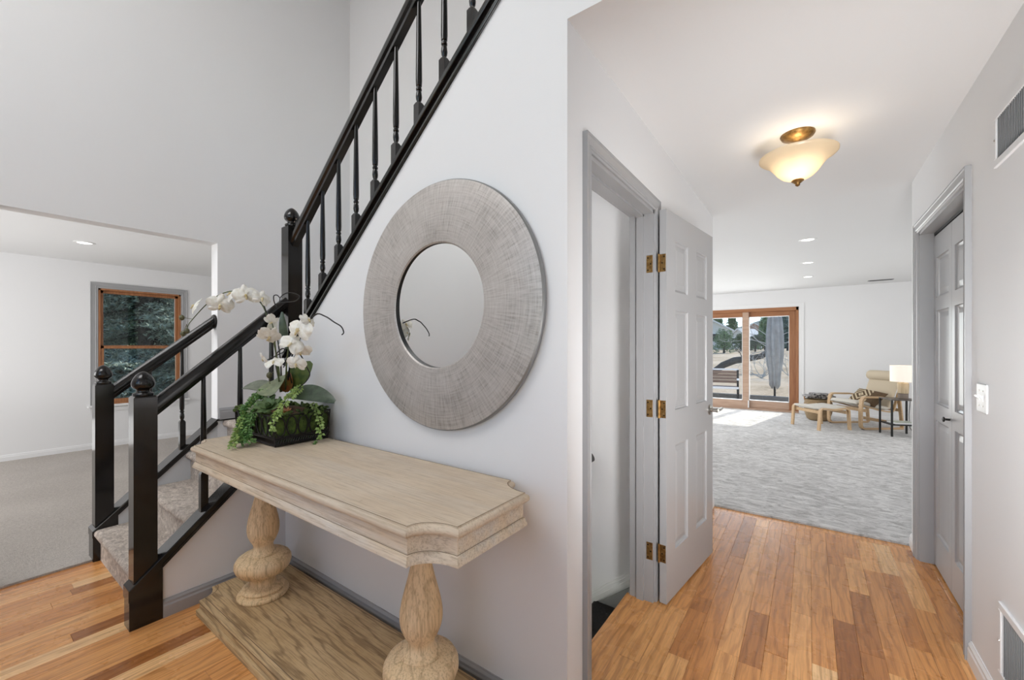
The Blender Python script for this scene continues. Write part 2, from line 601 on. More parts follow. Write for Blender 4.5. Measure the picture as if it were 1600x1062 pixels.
# hall walls
DY0, DY1, DZ = 1.407, 2.19, 2.047               # basement doorway
wall('wall_hall_left', 'white hall wall with the basement doorway',
     (XH - .116, XH, YM + .1, DY0, -2.2, ZC), (XH - .116, XH, DY0, DY1, DZ, ZC), (XH - .116, XH, DY1, YE, -2.2, ZC),
     (XH - .116, XH, DY0, DY1, -2.2, -0.02))
mbx = MB().box(XH - .05, XH, YM, YM + .1, 0, ZC)
CY0, CY1, CZ = 2.615, 3.588, 2.047              # closet opening
wall('wall_right', 'white hall wall with the closet opening',
     (XR, XR + .116, YFR, CY0, 0, ZC), (XR, XR + .116, CY0, CY1, CZ, ZC), (XR, XR + .116, CY1, YE, 0, ZC),
     (XR, XR + .116, YFR, YM, ZC, ZT))
mbx.bm.free()
wall('wall_closet', 'inside of the hall closet', (XR + .62, XR + .7, 2.3, YE, 0, ZC), (XR + .116, XR + .62, 2.3, 2.38, 0, ZC))
# family room shell
wall('wall_far', 'white far wall of the family room around the sliding door',
     (-4.4, -2.07, YF, YF + .14, 0, ZF), (-0.172, 4.2, YF, YF + .14, 0, ZF), (-2.07, -0.172, YF, YF + .14, 2.155, ZF))
wall('wall_family_left', 'left wall of the family room', (-4.5, -4.4, YE - .11, YF + .14, 0, ZF))
wall('wall_family_right', 'right wall of the family room', (4.1, 4.2, YE - .11, YF, 0, ZF))
wall('wall_family_front', 'wall of the family room beside the hall mouth',
     (XR + .116, 4.1, YE - .11, YE, 0, ZF), (-4.4, XH - .116, YE - .11, YE, 0, ZF), (XH - .116, XR + .116, YE - .11, YE, ZC + .03, ZF))
# living room shell
WY0, WY1, WZ0, WZ1 = 1.225, 2.105, 0.575, 2.112
wall('wall_living_window', 'white living room wall with the wooden window',
     (XW - .14, XW, YFR, WY0, 0, 2.45), (XW - .14, XW, WY1, 4.2, 0, 2.45), (XW - .14, XW, WY0, WY1, 0, WZ0), (XW - .14, XW, WY0, WY1, WZ1, 2.45))
wall('wall_living_end', 'end wall of the living room', (XW, XL - .116, 4.1, 4.2, 0, 2.45), (XL - .116, XL, YB + .116, 4.2, 0, 2.45))
# entry wall behind the viewer, with a tall window
wall('wall_front', 'entry wall with the tall front window',
     (XW, -2.2, YFR - .14, YFR, 0, ZT), (0.4, XR + .116, YFR - .14, YFR, 0, ZT), (-2.2, 0.4, YFR - .14, YFR, 0, 1.2), (-2.2, 0.4, YFR - .14, YFR, 3.9, ZT))
# ceilings
struct(MB().box(XH - .116, XR + .7, YM + .1, YE, ZC, ZC + .06).build('ceiling', 'ceiling'), 'flat white hall ceiling')
struct(MB().box(-4.5, 4.2, YE - .0, YF + .14, ZF, ZF + .06).build('ceiling', 'ceiling'), 'white family room ceiling')
struct(MB().box(XW - .14, XL - .116, YFR, 4.2, 2.435, 2.45 + .06).build('ceiling', 'ceiling'), 'white living room ceiling')
struct(MB().box(XL - .116, 3.6, YFR - .14, YB + .116, ZT, ZT + .06).build('ceiling', 'ceiling'), 'high white foyer ceiling')
wall('wall_upper_right', 'upper wall of the two storey foyer', (3.5, 3.6, YFR, YM, ZC, ZT))
struct(MB().box(XR + .12, 3.6, YFR, YM, ZC + .0, ZC + .1).build('ceiling', 'ceiling'), 'ceiling over the room right of the hall')
wall('wall_upper_back', 'upper wall above the hall', (XH - .116, 3.6, YB, YB + .1, ZC + .06, ZT))

# ------------------------------------------------------------------ hardwood floor of single planks
PW = 0.0847
PX0 = 0.009
floor = struct(MB().box(XL - .15, XR + .7, YFR - .14, YM + .06, -0.06, -0.016).box(XH - .13, XR + .7, YM + .06, YE - .01, -0.06, -0.016).build('floor', 'subfloor'),
               'oak strip floor running from the foyer into the hall')
def plank_mesh(mb, x0, x1, y0, y1, tone, lay, z=0.0):
    g = 0.0003
    x0 += g; x1 -= g; y0 += g; y1 -= g
    c = 0.0008
    bm = mb.bm
    T = [bm.verts.new((x, y, z)) for x, y in ((x0 + c, y0 + c), (x1 - c, y0 + c), (x1 - c, y1 - c), (x0 + c, y1 - c))]
    B = [bm.verts.new((x, y, z - c)) for x, y in ((x0, y0), (x1, y0), (x1, y1), (x0, y1))]
    D = [bm.verts.new((x, y, z - .016)) for x, y in ((x0, y0), (x1, y0), (x1, y1), (x0, y1))]
    fs = [bm.faces.new(T)]
    for i in range(4):
        j = (i + 1) % 4
        fs.append(bm.faces.new((T[i], B[i], B[j], T[j])))
        fs.append(bm.faces.new((B[i], D[i], D[j], B[j])))
    for f in fs:
        f[lay] = tone
# seams seen in the hall: (column, y)
seam_px = [(1250, 958), (1318, 971), (1312, 884), (1331, 872), (1391, 897), (1365, 848), (1220, 1025), (1287, 1042), (1430, 950), (1415, 1008),
           (1189, 958), (1207, 1021), (1101, 933), (1100, 957), (1070, 953)]
seams = {}
for u, v in seam_px:
    d = H * FPX / (v - 542.883)
    q = at(u, v, d)
    k = math.floor((q.x - PX0) / PW)
    seams.setdefault(k, []).append(q.y)
planks = []
k0 = math.floor((XL - .12 - PX0) / PW)
k1 = math.floor((XR + .05 - PX0) / PW)
for k in range(k0, k1 + 1):
    xa, xb = PX0 + k * PW, PX0 + (k + 1) * PW
    xa = max(xa, XL - .13)
    xb = min(xb, XR + .07)
    if xb - xa < 0.01:
        continue
    xm = (xa + xb) / 2
    if xm < XK: y1 = 0.60 if xm > XL else 1.25
    elif xm < -0.70: y1 = YM
    else: y1 = YE - 0.085
    y0 = -1.1
    cuts = sorted(seams.get(k, []))
    y = y0 - rnd.uniform(0, .8)
    edges = [y]
    fixed = [c for c in cuts]
    while edges[-1] < y1:
        nxt = edges[-1] + rnd.choice([.38, .6, .8, 1.0, 1.25, 1.5]) * rnd.uniform(.85, 1.15)
        if fixed:
            if nxt > fixed[0] - .22:
                nxt = fixed.pop(0)
        edges.append(nxt)
    for a, b in zip(edges, edges[1:]):
        a2, b2 = max(a, y0), min(b, y1)
        if b2 - a2 > 0.02:
            planks.append([xa, xb, a2, b2, min(1, max(0, rnd.gauss(.50, .24)))])
# board across the mouth of the hall and the nosing board in the basement doorway
planks.append([XH + .01, XR - .01, YE - .085, YE - .005, .55])
planks.append([XH - .145, -0.668, DY0 + .0, DY1 - .0, .62])
def plank_rank(pl):
    xa, xb, ya, yb, tn = pl
    best = 1e9
    for fx in (0, .5, 1):
        for fy in (0, .25, .5, .75, 1):
            q = project((xa + (xb - xa) * fx, ya + (yb - ya) * fy, 0))
            if q and -5 < q[0] < 1605 and q[1] < 1068:
                best = min(best, q[2])
    x, y = (xa + xb) / 2, (ya + yb) / 2
    if -2.45 < x < -0.85 and ya > 0.72 and yb < 1.24: best += 50
    return best
planks.sort(key=plank_rank)
# the light board and the dark boards the photograph shows
for pl in planks:
    q = project(((pl[0] + pl[1]) / 2, (pl[2] + pl[3]) / 2, 0))
    if q:
        for u, v, tn in ((1380, 865, .97), (1311, 868, .28), (1195, 905, .6), (1268, 1000, .78), (1300, 1010, .35), (1195, 985, .33), (1190, 1040, .4)):
            if abs(q[0] - u) < 14 and abs(q[1] - v) < 24:
                pl[4] = tn
for i, pl in enumerate(planks[:295]):
    mb = MB()
    lay = mb.bm.faces.layers.float.new('tone')
    plank_mesh(mb, *pl, lay)
    mb.build('plank', 'oak', floor)
mb = MB()
lay = mb.bm.faces.layers.float.new('tone')
for pl in planks[295:]:
    plank_mesh(mb, *pl, lay)
o = mb.build('more_planks', 'oak', floor)
o['kind'] = 'stuff'

struct(MB().box(-4.4, 4.1, YE, YF, -0.06, 0.012).build('floor', 'carpet_family'), 'pale grey carpet of the family room')
struct(MB().box(XW, XL - .02, YFR, 4.1, -0.06, 0.012).build('floor', 'carpet_living'), 'beige grey carpet of the living room')

# ------------------------------------------------------------------ baseboards and casings
def base_prof(t=.014, h=.085):
    return [(0, 0), (t, 0), (t, h * .62), (t * .75, h * .72), (t * .75, h * .84), (t * .35, h * .95), (t * .3, h), (0, h)]
def baseboard(name, axis, a, b, wallpos, sgn, z=0.0, h=.085, t=.014, mat='trim', label=None):
    """board along axis 0 (X) or 1 (Y) standing on a wall plane, growing towards sgn"""
    mb = MB()
    pts = [(wallpos + sgn * q[0], z + q[1]) for q in base_prof(t, h)]
    mb.prism(pts, 1 if axis == 1 else 0, a, b)
    return struct(mb.build(name, mat), label)
baseboard('baseboard_knee', 1, .645, YM, XK, 1, 0, .088, label='grey baseboard below the first stair flight')
baseboard('baseboard_stair_wall', 0, XK + .014, XH, YM, -1, 0, .088, label='grey baseboard behind the console table')
baseboard('baseboard_hall_left', 1, YM, DY0 - .06, XH, 1, 0, .088)
baseboard('baseboard_hall_left_end', 1, DY1 + .06, YE, XH, 1, 0, .088, mat='white_trim')
baseboard('baseboard_right', 1, YFR, CY0 - .06, XR, -1, 0, .088, mat='white_trim', label='white baseboard below the floor vent')
baseboard('baseboard_right_end', 1, CY1 + .06, YE, XR, -1, 0, .088, mat='white_trim')
baseboard('baseboard_far', 0, -0.09, 4.1, YF, -1, .012, .07, mat='white_trim')
baseboard('baseboard_living', 1, YFR, 4.1, XW, 1, .012, .075, .012, mat='wall', label='baseboard of the living room window wall')
baseboard('baseboard_landing', 1, OY1 + .01, YB, XL, 1, .79, .085, label='grey baseboard on the stair landing')

def casing_prof(w=.058, t=.016):
    # across the width from the outer edge (0) to the opening (w): height of the moulding
    return [(0, 0), (0, t), (w * .12, t), (w * .17, t * .82), (w * .62, t * .62), (w * .70, t * .8), (w * .78, t * .55), (w * .88, t * .62), (w, t * .45), (w, 0)]
def casing(name, plane_axis, plane, sgn, a, b, top, label, w=.058, t=.016, z0=0, mat='trim', bottom=False):
    """door or window casing on the wall plane (axis 0 -> X = plane), opening a..b, top height"""
    mb = MB()
    prof = casing_prof(w, t)
    def sweep(path, dirs):
        rings = []
        for (s_, z_), (ds, dz) in zip(path, dirs):
            ring = []
            for q, hgt in prof:
                k = w - q                        # distance out from the opening
                S, Z = s_ + ds * k, z_ + dz * k
                D = plane + sgn * hgt
                ring.append(mb.bm.verts.new((D, S, Z) if plane_axis == 0 else (S, D, Z)))
            rings.append(ring)
        fs = []
        for A, B in zip(rings, rings[1:]):
            for i in range(len(prof)):
                j = (i + 1) % len(prof)
                fs.append(mb.bm.faces.new((A[i], A[j], B[j], B[i])))
        if not bottom:
            fs += [mb.bm.faces.new(rings[0]), mb.bm.faces.new(rings[-1])]
        bmesh.ops.recalc_face_normals(mb.bm, faces=fs)
    if bottom:
        sweep([(a, z0), (a, top), (b, top), (b, z0), (a, z0)], [(-1, -1), (-1, 1), (1, 1), (1, -1), (-1, -1)])
    else:
        sweep([(a, z0), (a, top), (b, top), (b, z0)], [(-1, 0), (-1, 1), (1, 1), (1, 0)])
    return struct(mb.build(name, mat), label)

casing('trim_1', 0, XH, 1, DY0, DY1, DZ, 'grey moulded casing around the basement doorway', t=.02)
jb = MB()
jb.box(XH - .125, XH + .001, DY0 - .002, DY0 + .016, 0, DZ)
jb.box(XH - .125, XH + .001, DY1 - .016, DY1 + .002, 0, DZ)
jb.box(XH - .125, XH + .001, DY0, DY1, DZ - .016, DZ + .002)
for b in ((DY0 + .016, DY0 + .027), (DY1 - .027, DY1 - .016)):
    jb.box(XH - .085, XH - .048, b[0], b[1], 0, DZ - .016)
jb.box(XH - .085, XH - .048, DY0 + .016, DY1 - .016, DZ - .028, DZ - .016)
struct(jb.build('trim_2', 'trim'), 'grey door jamb and stop of the basement doorway')
casing('trim_3', 0, XR, -1, CY0, CY1, CZ, 'grey moulded casing around the closet', t=.02)
jb = MB()
jb.box(XR - .001, XR + .125, CY0 - .002, CY0 + .016, 0, CZ)
jb.box(XR - .001, XR + .125, CY1 - .016, CY1 + .002, 0, CZ)
jb.box(XR - .001, XR + .125, CY0, CY1, CZ - .016, CZ + .002)
jb.box(XR + .052, XR + .11, CY0 + .016, CY0 + .17, 0, CZ)
struct(jb.build('trim_4', 'trim'), 'grey jamb of the closet opening')

# ------------------------------------------------------------------ basement stair behind the doorway
st = empty('basement_stair', (XH - .145, 1.8, 0), 'dark carpeted stair going down behind the open grey door', 'stairs')
st['kind'] = 'structure'
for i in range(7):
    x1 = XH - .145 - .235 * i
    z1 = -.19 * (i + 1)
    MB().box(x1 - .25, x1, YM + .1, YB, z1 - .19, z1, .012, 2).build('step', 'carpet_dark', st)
MB().box(XH - .15, XH - .13, YM + .1, YB, -.2, -.016).build('riser', 'trim', st)
mb = MB()
sl = .19 / .235
def skirt(x): return -.012 + sl * (x - (XH - .16)) * 1.0
xa, xb = XH - .16, XH - 1.7
mb.prism([(xa, -.03), (xa, -.3), (xb, skirt(xb) - .33), (xb, skirt(xb))], 1, YB - .012, YB)
mb.build('skirt_board', 'trim', st)
mb = MB()
for d0, d1, t_ in ((-.002, .03, .018), (.03, .052, .013), (.052, .068, .008)):
    mb.prism([(xa, skirt(xa) + d0), (xb, skirt(xb) + d0), (xb, skirt(xb) + d1), (xa, skirt(xa) + d1)], 1, YB - t_, YB)
    mb.prism([(xa, skirt(xa) + d0), (XH - .117, skirt(xa) + d0), (XH - .117, skirt(xa) + d1), (xa, skirt(xa) + d1)], 1, YB - t_, YB)
mb.build('skirt_moulding', 'white_trim', st)
hr = empty('basement_handrail', (-1.0, YB - .06, .8), 'black end of a handrail glimpsed through the basement doorway', 'handrail')
e0 = at(922.5, 712, 2.45)
mb = MB()
mb.tube([(e0.x - .75, YB - .06, e0.z - .60), (e0.x, YB - .06, e0.z)], .036, 14)
mb.build('rail', 'black', hr, True)
MB().tube([(e0.x - .18, YB - .06, e0.z - .16), (e0.x - .18, YB - .03, e0.z - .19), (e0.x - .18, YB, e0.z - .19)], .007, 8).build('bracket', 'black', hr, True)

# ================================================================== STAIRCASE
stair = empty('staircase', (-3.1, 0.56, 0), 'carpeted staircase with glossy black newel posts, handrails, balusters and string caps', 'staircase')
stair['kind'] = 'structure'
KX0, KX1 = -2.66, -2.575                        # right knee wall of the first flight
S1 = 0.905
def low1(y): return .246 + S1 * (y - .641)      # lower edge of the right string cap
def lowL(y): return .255 + S1 * (y - .675)
FH = .058                                       # fascia height
# white panel and black end of the right knee wall
mb = MB()
mb.prism([(.645, 0), (YM, 0), (YM, low1(YM) + .02), (.645, low1(.645) + .02)], 0, KX0 + .01, XK)
mb.build('knee_wall', 'wall', stair)
def string_cap(y0, y1, lowf, xa, xb, name, fh=FH):
    mb = MB()
    c = .010
    n = 4
    mb.prism([(y0, lowf(y0)), (y1, lowf(y1)), (y1, lowf(y1) + fh), (y0, lowf(y0) + fh)], 0, xa, xb, .004)
    # bead along the lower outer edges
    for xs in (xa - .004, xb - .004):
        y0b = y0 + .125
        mb.prism([(y0b, lowf(y0b) + .006), (y1, lowf(y1) + .006), (y1, lowf(y1) + .022), (y0b, lowf(y0b) + .022)], 0, xs, xs + .008)
    return mb.build(name, 'black', stair)
mb = MB()
mb.prism([(.520, 0), (.645, 0), (.645, low1(.645) + .03), (.520, low1(.520) + .03)], 0, KX0 - .008, KX1 - .001, .003)
mb.build('newel_base', 'black', stair)
string_cap(.5175, YM + .005, low1, -2.676, KX1 + .002, 'string_cap')
# left knee wall in the line of the living room opening
mb = MB()
mb.prism([(.675, 0), (OY1, 0), (OY1, lowL(OY1) + .02), (.675, lowL(.675) + .02)], 0, -3.702, XL)
mb.build('knee_wall', 'skirt', stair)
mb = MB()
mb.prism([(.558, 0), (.675, 0), (.675, lowL(.675) + .03), (.558, lowL(.558) + .03)], 0, -3.716, -3.597, .003)
mb.build('newel_base', 'black', stair)
string_cap(.5555, OY1, lowL, -3.720, -3.5945, 'string_cap', .045)
# steps
NOSE = [.562, .794, 1.026, 1.255]
RISE = .195
def step_profile(yn, zt, zb, yback):
    pts = [(yn + .030, zb), (yn + .030, zt - .05)]
    for i in range(13):
        a = -pi / 2 + pi * i / 12
        pts.append((yn + .024 - .024 * cos(a), zt - .024 + .024 * sin(a)))
    pts += [(yback, zt), (yback, zb)]
    return pts
for i, yn in enumerate(NOSE):
    zt = RISE * (i + 1)
    yb = NOSE[i + 1] + .035 if i < 3 else YB
    mb = MB()
    x0, x1 = (XL + .002, KX0 + .008)
    if i == 3: x0, x1 = XL + .002, -2.50
    mb.prism(step_profile(yn, zt, max(0, zt - RISE) if i < 3 else zt - RISE, yb), 0, x0, x1)
    mb.build('step', 'carpet_stair', stair, True)
# upper flight, running behind the stair wall
for k in range(13):
    x0 = -2.80 + .228 * k
    zt = .78 + .195 * (k + 1)
    if x0 > -1.5: break
    mb = MB()
    mb.prism([(x0 - .024, zt), (x0 - .024, zt - .04), (x0, zt - .05), (x0, zt - .22), (x0 + .26, zt - .22), (x0 + .26, zt)], 1, YM + .102, YB - .002, .006)
    mb.build('step', 'carpet_stair', stair)
mb = MB()
mb.box(XL, XL + .012, OY1, YB, .78, .795)
mb.build('landing_moulding', 'black', stair)
# string cap of the upper flight: two rolls
FX0, FX1 = -2.60, -0.30
mb = MB()
def cap_strip(d0, d1, ya, yb, name=None):
    mb.prism([(FX0, cap2(FX0) + d0), (FX1, cap2(FX1) + d0), (FX1, cap2(FX1) + d1), (FX0, cap2(FX0) + d1)], 1, ya, yb, .003)
cap_strip(.0, .070, YM - .006, YM + .11)
cap_strip(.046, .072, YM - .020, YM + .12)
cap_strip(.002, .020, YM - .013, YM + .105)
mb.build('string_cap', 'black', stair)

def finial(prof_r, cx, cy, z, name='finial', parent=None, hs=1.0):
    r = prof_r
    prof = [(r * .86, 0), (r * .90, .006), (r * .86, .013), (r * .62, .017), (r * .56, .024), (r * .60, .031), (r * .84, .038), (r * .97, .048), (r, .058), (r * .96, .070), (r * .82, .086), (r * .60, .101), (r * .32, .112), (0.002, .118)]
    MB().lathe([(a, b * hs) for a, b in prof], cx, cy, z, 28).build(name, 'black', parent, True, angle=60)
def newel(xa, xb, ya, yb, zb, zt, seat=None):
    mb = MB()
    c = .008
    mb.prism([(xa, ya), (xb, ya), (xb, yb), (xa, yb)], 2, zb, zt - c)
    r = mb.bm
    # chamfered head
    A = [(xa, ya), (xb, ya), (xb, yb), (xa, yb)]
    B = [(xa + c, ya + c), (xb - c, ya + c), (xb - c, yb - c), (xa + c, yb - c)]
    for i in range(4):
        j = (i + 1) % 4
        mb.quad((*A[i], zt - c), (*A[j], zt - c), (*B[j], zt), (*B[i], zt))
    mb.quad(*[(*q, zt) for q in B])
    bmesh.ops.remove_doubles(r, verts=r.verts, dist=1e-5)
    o = mb.build('newel_post', 'black', stair)
    finial(.045, (xa + xb) / 2, (ya + yb) / 2, zt, 'finial', o)
    return o
newel(-2.672, -2.585, .537, .626, low1(.537) + .03, 1.097)
newel(-3.70, -3.612, .570, .657, lowL(.57) + .03, 1.100)
newel(-2.668, -2.583, 1.248, 1.335, 1.40, 2.084)
# wall pier that carries the upper newel
MB().box(-2.664, XK + .0, YM + .014, YM + .1, 0.6, 1.40).build('newel_pier', 'wall', stair)

def handrail(p0, p1, name='handrail'):
    """moulded rail from p0 to p1 (centre of section)"""
    p0, p1 = Vector(p0), Vector(p1)
    d = (p1 - p0).normalized()
    s_ = d.cross(Vector((0, 0, 1))).normalized()
    sec = [(-.018, -.036), (.018, -.036), (.020, -.022), (.030, -.014), (.031, .004), (.026, .020), (.015, .032), (0, .035), (-.015, .032), (-.026, .020), (-.031, .004), (-.030, -.014), (-.020, -.022)]
    mb = MB()
    up = Vector((0, 0, 1))
    rings = [[mb.bm.verts.new(p + s_ * a + up * (b / max(.3, hypot(d.x, d.y)) )) for a, b in sec] for p in (p0, p1)]
    n = len(sec)
    fs = [mb.bm.faces.new((rings[0][i], rings[0][(i + 1) % n], rings[1][(i + 1) % n], rings[1][i])) for i in range(n)]
    fs += [mb.bm.faces.new(r) for r in rings]
    bmesh.ops.recalc_face_normals(mb.bm, faces=fs)
    return mb.build(name, 'black', stair, True, angle=30)
RX1 = -2.629
def rail1(y): return 1.042 + .895 * (y - .629)
handrail((RX1, .626, rail1(.626)), (RX1, 1.25, rail1(1.25)))
RXL = -3.656
def railL(y): return 1.048 + .862 * (y - .659)
handrail((RXL, .657, railL(.657)), (RXL, 1.212, railL(1.212)))
o = MB().lathe([(.054, 0), (.054, -.007), (.047, -.014), (.030, -.016)], RXL, OY1 - .0005, railL(1.214), 24, 'Y').build('wall_rosette', 'black', stair, True)
RY2 = 1.292
def rail2(x): return 2.0 + .858 * (x + 2.585)
handrail((-2.584, RY2, rail2(-2.584)), (-.3, RY2, rail2(-.3)))

def baluster(x, y, zb, zt, slope_along):
    """square foot cut to the rake, turned shaft tapering to the rail"""
    mb = MB()
    h = .017
    zq = zb + .195
    dx, dy = slope_along
    vs = []
    for sx, sy in ((-h, -h), (h, -h), (h, h), (-h, h)):
        vs.append(mb.bm.verts.new((x + sx, y + sy, zb - .03)))
    up = [mb.bm.verts.new((x + sx, y + sy, zq - .012)) for sx, sy in ((-h, -h), (h, -h), (h, h), (-h, h))]
    g = h * .62
    tp = [mb.bm.verts.new((x + sx, y + sy, zq)) for sx, sy in ((-g, -g), (g, -g), (g, g), (-g, g))]
    for a, b in ((vs, up), (up, tp)):
        for i in range(4):
            mb.bm.faces.new((a[i], a[(i + 1) % 4], b[(i + 1) % 4], b[i]))
    mb.bm.faces.new(tp)
    L = zt - zq
    prof = [(.0095, 0), (.0095, .006), (.0125, .012), (.0145, .026), (.0125, .046), (.0100, .054), (.0135, .057), (.0135, .064), (.0105, .067), (.0105, .073), (.0135, .076), (.0150, .10), (.0138, L * .45), (.0105, L * .85), (.0095, L)]
    mb.lathe(prof, x, y, zq, 14)
    return mb.build('baluster', 'black', stair, True, origin=(x, y, zb), angle=40)
for y in (.828, 1.003, 1.171):
    baluster(RX1, y, low1(y) + FH, rail1(y) - .02, (0, 1))
for y in (.845, 1.022):
    baluster(RXL, y, lowL(y) + .045, railL(y) - .02, (0, 1))
k = 0
while True:
    x = -2.436 + .163 * k
    if x > -.5: break
    baluster(x, RY2, cap2(x) + .068, rail2(x) - .02, (1, 0))
    k += 1

# ================================================================== DOORS
def panel_door(root, w, h, th, rects, local_mat, face_dir=1, rail_mat='door'):
    """stiles and rails as one slab with recessed raised panels; local x along the width, y thickness 0..th, z up"""
    xs = sorted({0, w} | {r[0] for r in rects} | {r[1] for r in rects})
    zs = sorted({0, h} | {r[2] for r in rects} | {r[3] for r in rects})
    mb = MB()
    for i in range(len(xs) - 1):
        for j in range(len(zs) - 1):
            cx, cz = (xs[i] + xs[i + 1]) / 2, (zs[j] + zs[j + 1]) / 2
            if any(r[0] < cx < r[1] and r[2] < cz < r[3] for r in rects):
                continue
            for y in (0, th):
                mb.quad((xs[i], y, zs[j]), (xs[i + 1], y, zs[j]), (xs[i + 1], y, zs[j + 1]), (xs[i], y, zs[j + 1]))
    for x in (0, w):
        mb.quad((x, 0, 0), (x, th, 0), (x, th, h), (x, 0, h))
    for z in (0, h):
        mb.quad((0, 0, z), (w, 0, z), (w, th, z), (0, th, z))
    for a, b, c, d in rects:
        for y, s_ in ((0, 1), (th, -1)):
            for k0, k1, d0, d1 in ((0, .003, 0, .008), (.003, .015, .008, .013)):
                O = [(a + k0, c + k0), (b - k0, c + k0), (b - k0, d - k0), (a + k0, d - k0)]
                I = [(a + k1, c + k1), (b - k1, c + k1), (b - k1, d - k1), (a + k1, d - k1)]
                for i in range(4):
                    j = (i + 1) % 4
                    mb.quad((O[i][0], y + s_ * d0, O[i][1]), (O[j][0], y + s_ * d0, O[j][1]), (I[j][0], y + s_ * d1, I[j][1]), (I[i][0], y + s_ * d1, I[i][1]))
    bmesh.ops.remove_doubles(mb.bm, verts=mb.bm.verts, dist=1e-5)
    bmesh.ops.recalc_face_normals(mb.bm, faces=mb.bm.faces)
    mb.build('door_slab', rail_mat, root, local=True)
    for a, b, c, d in rects:
        mb = MB()
        e = .0155
        a2, b2, c2, d2 = a + e, b - e, c + e, d - e
        f = min(.028, (b2 - a2) * .2)
        for y, s_ in ((0, 1), (th, -1)):
            O = [(a2, c2), (b2, c2), (b2, d2), (a2, d2)]
            I = [(a2 + f, c2 + f), (b2 - f, c2 + f), (b2 - f, d2 - f), (a2 + f, d2 - f)]
            for i in range(4):
                j = (i + 1) % 4
                mb.quad((O[i][0], y + s_ * .013, O[i][1]), (O[j][0], y + s_ * .013, O[j][1]), (I[j][0], y + s_ * .0075, I[j][1]), (I[i][0], y + s_ * .0075, I[i][1]))
            mb.quad(*[(q[0], y + s_ * .0075, q[1]) for q in I])
        bmesh.ops.remove_doubles(mb.bm, verts=mb.bm.verts, dist=1e-5)
        bmesh.ops.recalc_face_normals(mb.bm, faces=mb.bm.faces)
        mb.build('panel', rail_mat, root, local=True)

# open basement door, swung back against the hall wall
DW, DH, DT = .742, 2.03, .036
hx, hy = -.628, 2.186
dirv = Vector((-.504 + .592, 2.921 - 2.183)).normalized()
rz = atan2(dirv.y, dirv.x)
door = empty('door_1', (-.594, 2.181, .012), 'open grey six-panel door with brass hinges, swung back against the left hall wall', None, rz=rz)
door['kind'] = 'structure'
a0, a1, a2, a3 = .115, .305, .437, .627
panel_door(door, DW, DH, DT, [(a0, a1, 1.615, 1.885), (a2, a3, 1.615, 1.885), (a0, a1, .985, 1.515), (a2, a3, .985, 1.515), (a0, a1, .245, .80), (a2, a3, .245, .80)], None)
# lever handle on the visible face (local y = 0 side looks to the hall)
mb = MB()
mb.lathe([(.033, 0), (.033, -.006), (.026, -.011), (.012, -.013), (.011, -.035), (.013, -.042), (.013, -.05)], DW - .062, 0, .925, 20, 'Y')
mb.tube([(DW - .062, -.046, .925), (DW - .02, -.05, .925), (DW + .035, -.047, .928)], [.010, .009, .007], 10)
mb.build('lever_handle', 'nickel', door, True, local=True)['label'] = 'nickel lever handle on round rose'
mb = MB()
mb.lathe([(.033, 0), (.033, .006), (.012, .012), (.011, .03)], DW - .062, DT, .925, 20, 'Y')
mb.build('rose', 'nickel', door, True, local=True)
for hz in (1.755, 1.0, .255):
    mb = MB()
    mb.box(-.0022, .0002, .004, DT - .003, hz - .045, hz + .045)                # leaf on the door edge
    mb.lathe([(.0058, -.047), (.0058, .047)], -.006, DT + .002, hz, 12)
    o = mb.build('hinge', 'brass', door, local=True)
    o['label'] = 'aged brass butt hinge'
    mb = MB()
    for (yy, zz) in ((.012, .032), (.022, 0), (.012, -.032)):
        mb.lathe([(.0042, -.0026), (.0042, -.0018)], 0, yy, hz + zz, 10, 'X')
    mb.build('screw', 'screw', o, local=True)
# fixed hinge leaves let into the jamb
for hz in (1.767, 1.012, .267):
    o = tag(MB().box(XH - .034, XH - .002, DY1 - .0185, DY1 - .0155, hz - .045, hz + .045, .001).build('hinge_leaf', 'brass', bpy.data.objects['trim_2']), 'brass hinge leaf on the jamb')
    mb = MB()
    for xx, zz in ((-.026, .032), (-.012, 0), (-.026, -.032)):
        mb.lathe([(.0042, 0), (.0042, .0008)], XH + xx, DY1 - .0194, hz + zz, 10, 'Y')
    mb.build('screw', 'screw', o)

# bifold closet doors
bf = empty('door_2', (XR + .064, CY1, .012), 'closed grey bifold closet doors with recessed panels in the right hall wall', None, rz=-pi / 2)
bf['kind'] = 'structure'
LW = .388
for i in range(2):
    leaf = empty('leaf', (0, 0, 0))
    leaf.parent = bf
    leaf.location = (.012 + i * (LW + .004), 0, 0)
    e1, e2 = .055, LW - .055
    panel_door(leaf, LW, 1.995, .034, [(e1, e2, 1.62, 1.86), (e1, e2, .98, 1.54), (e1, e2, .19, .88)], None)
mb = MB()
mb.lathe([(.006, 0), (.006, -.018), (.014, -.022), (.014, -.028), (.004, -.031)], LW - .02, 0, .925, 16, 'Y')
mb.build('knob', 'dark_metal', bf, True, local=True)['label'] = 'small dark knob'
MB().box(.0, CY1 - CY0 - .17, .0, .035, 2.003, 2.03).build('head_track', 'black_metal', bf, local=True)

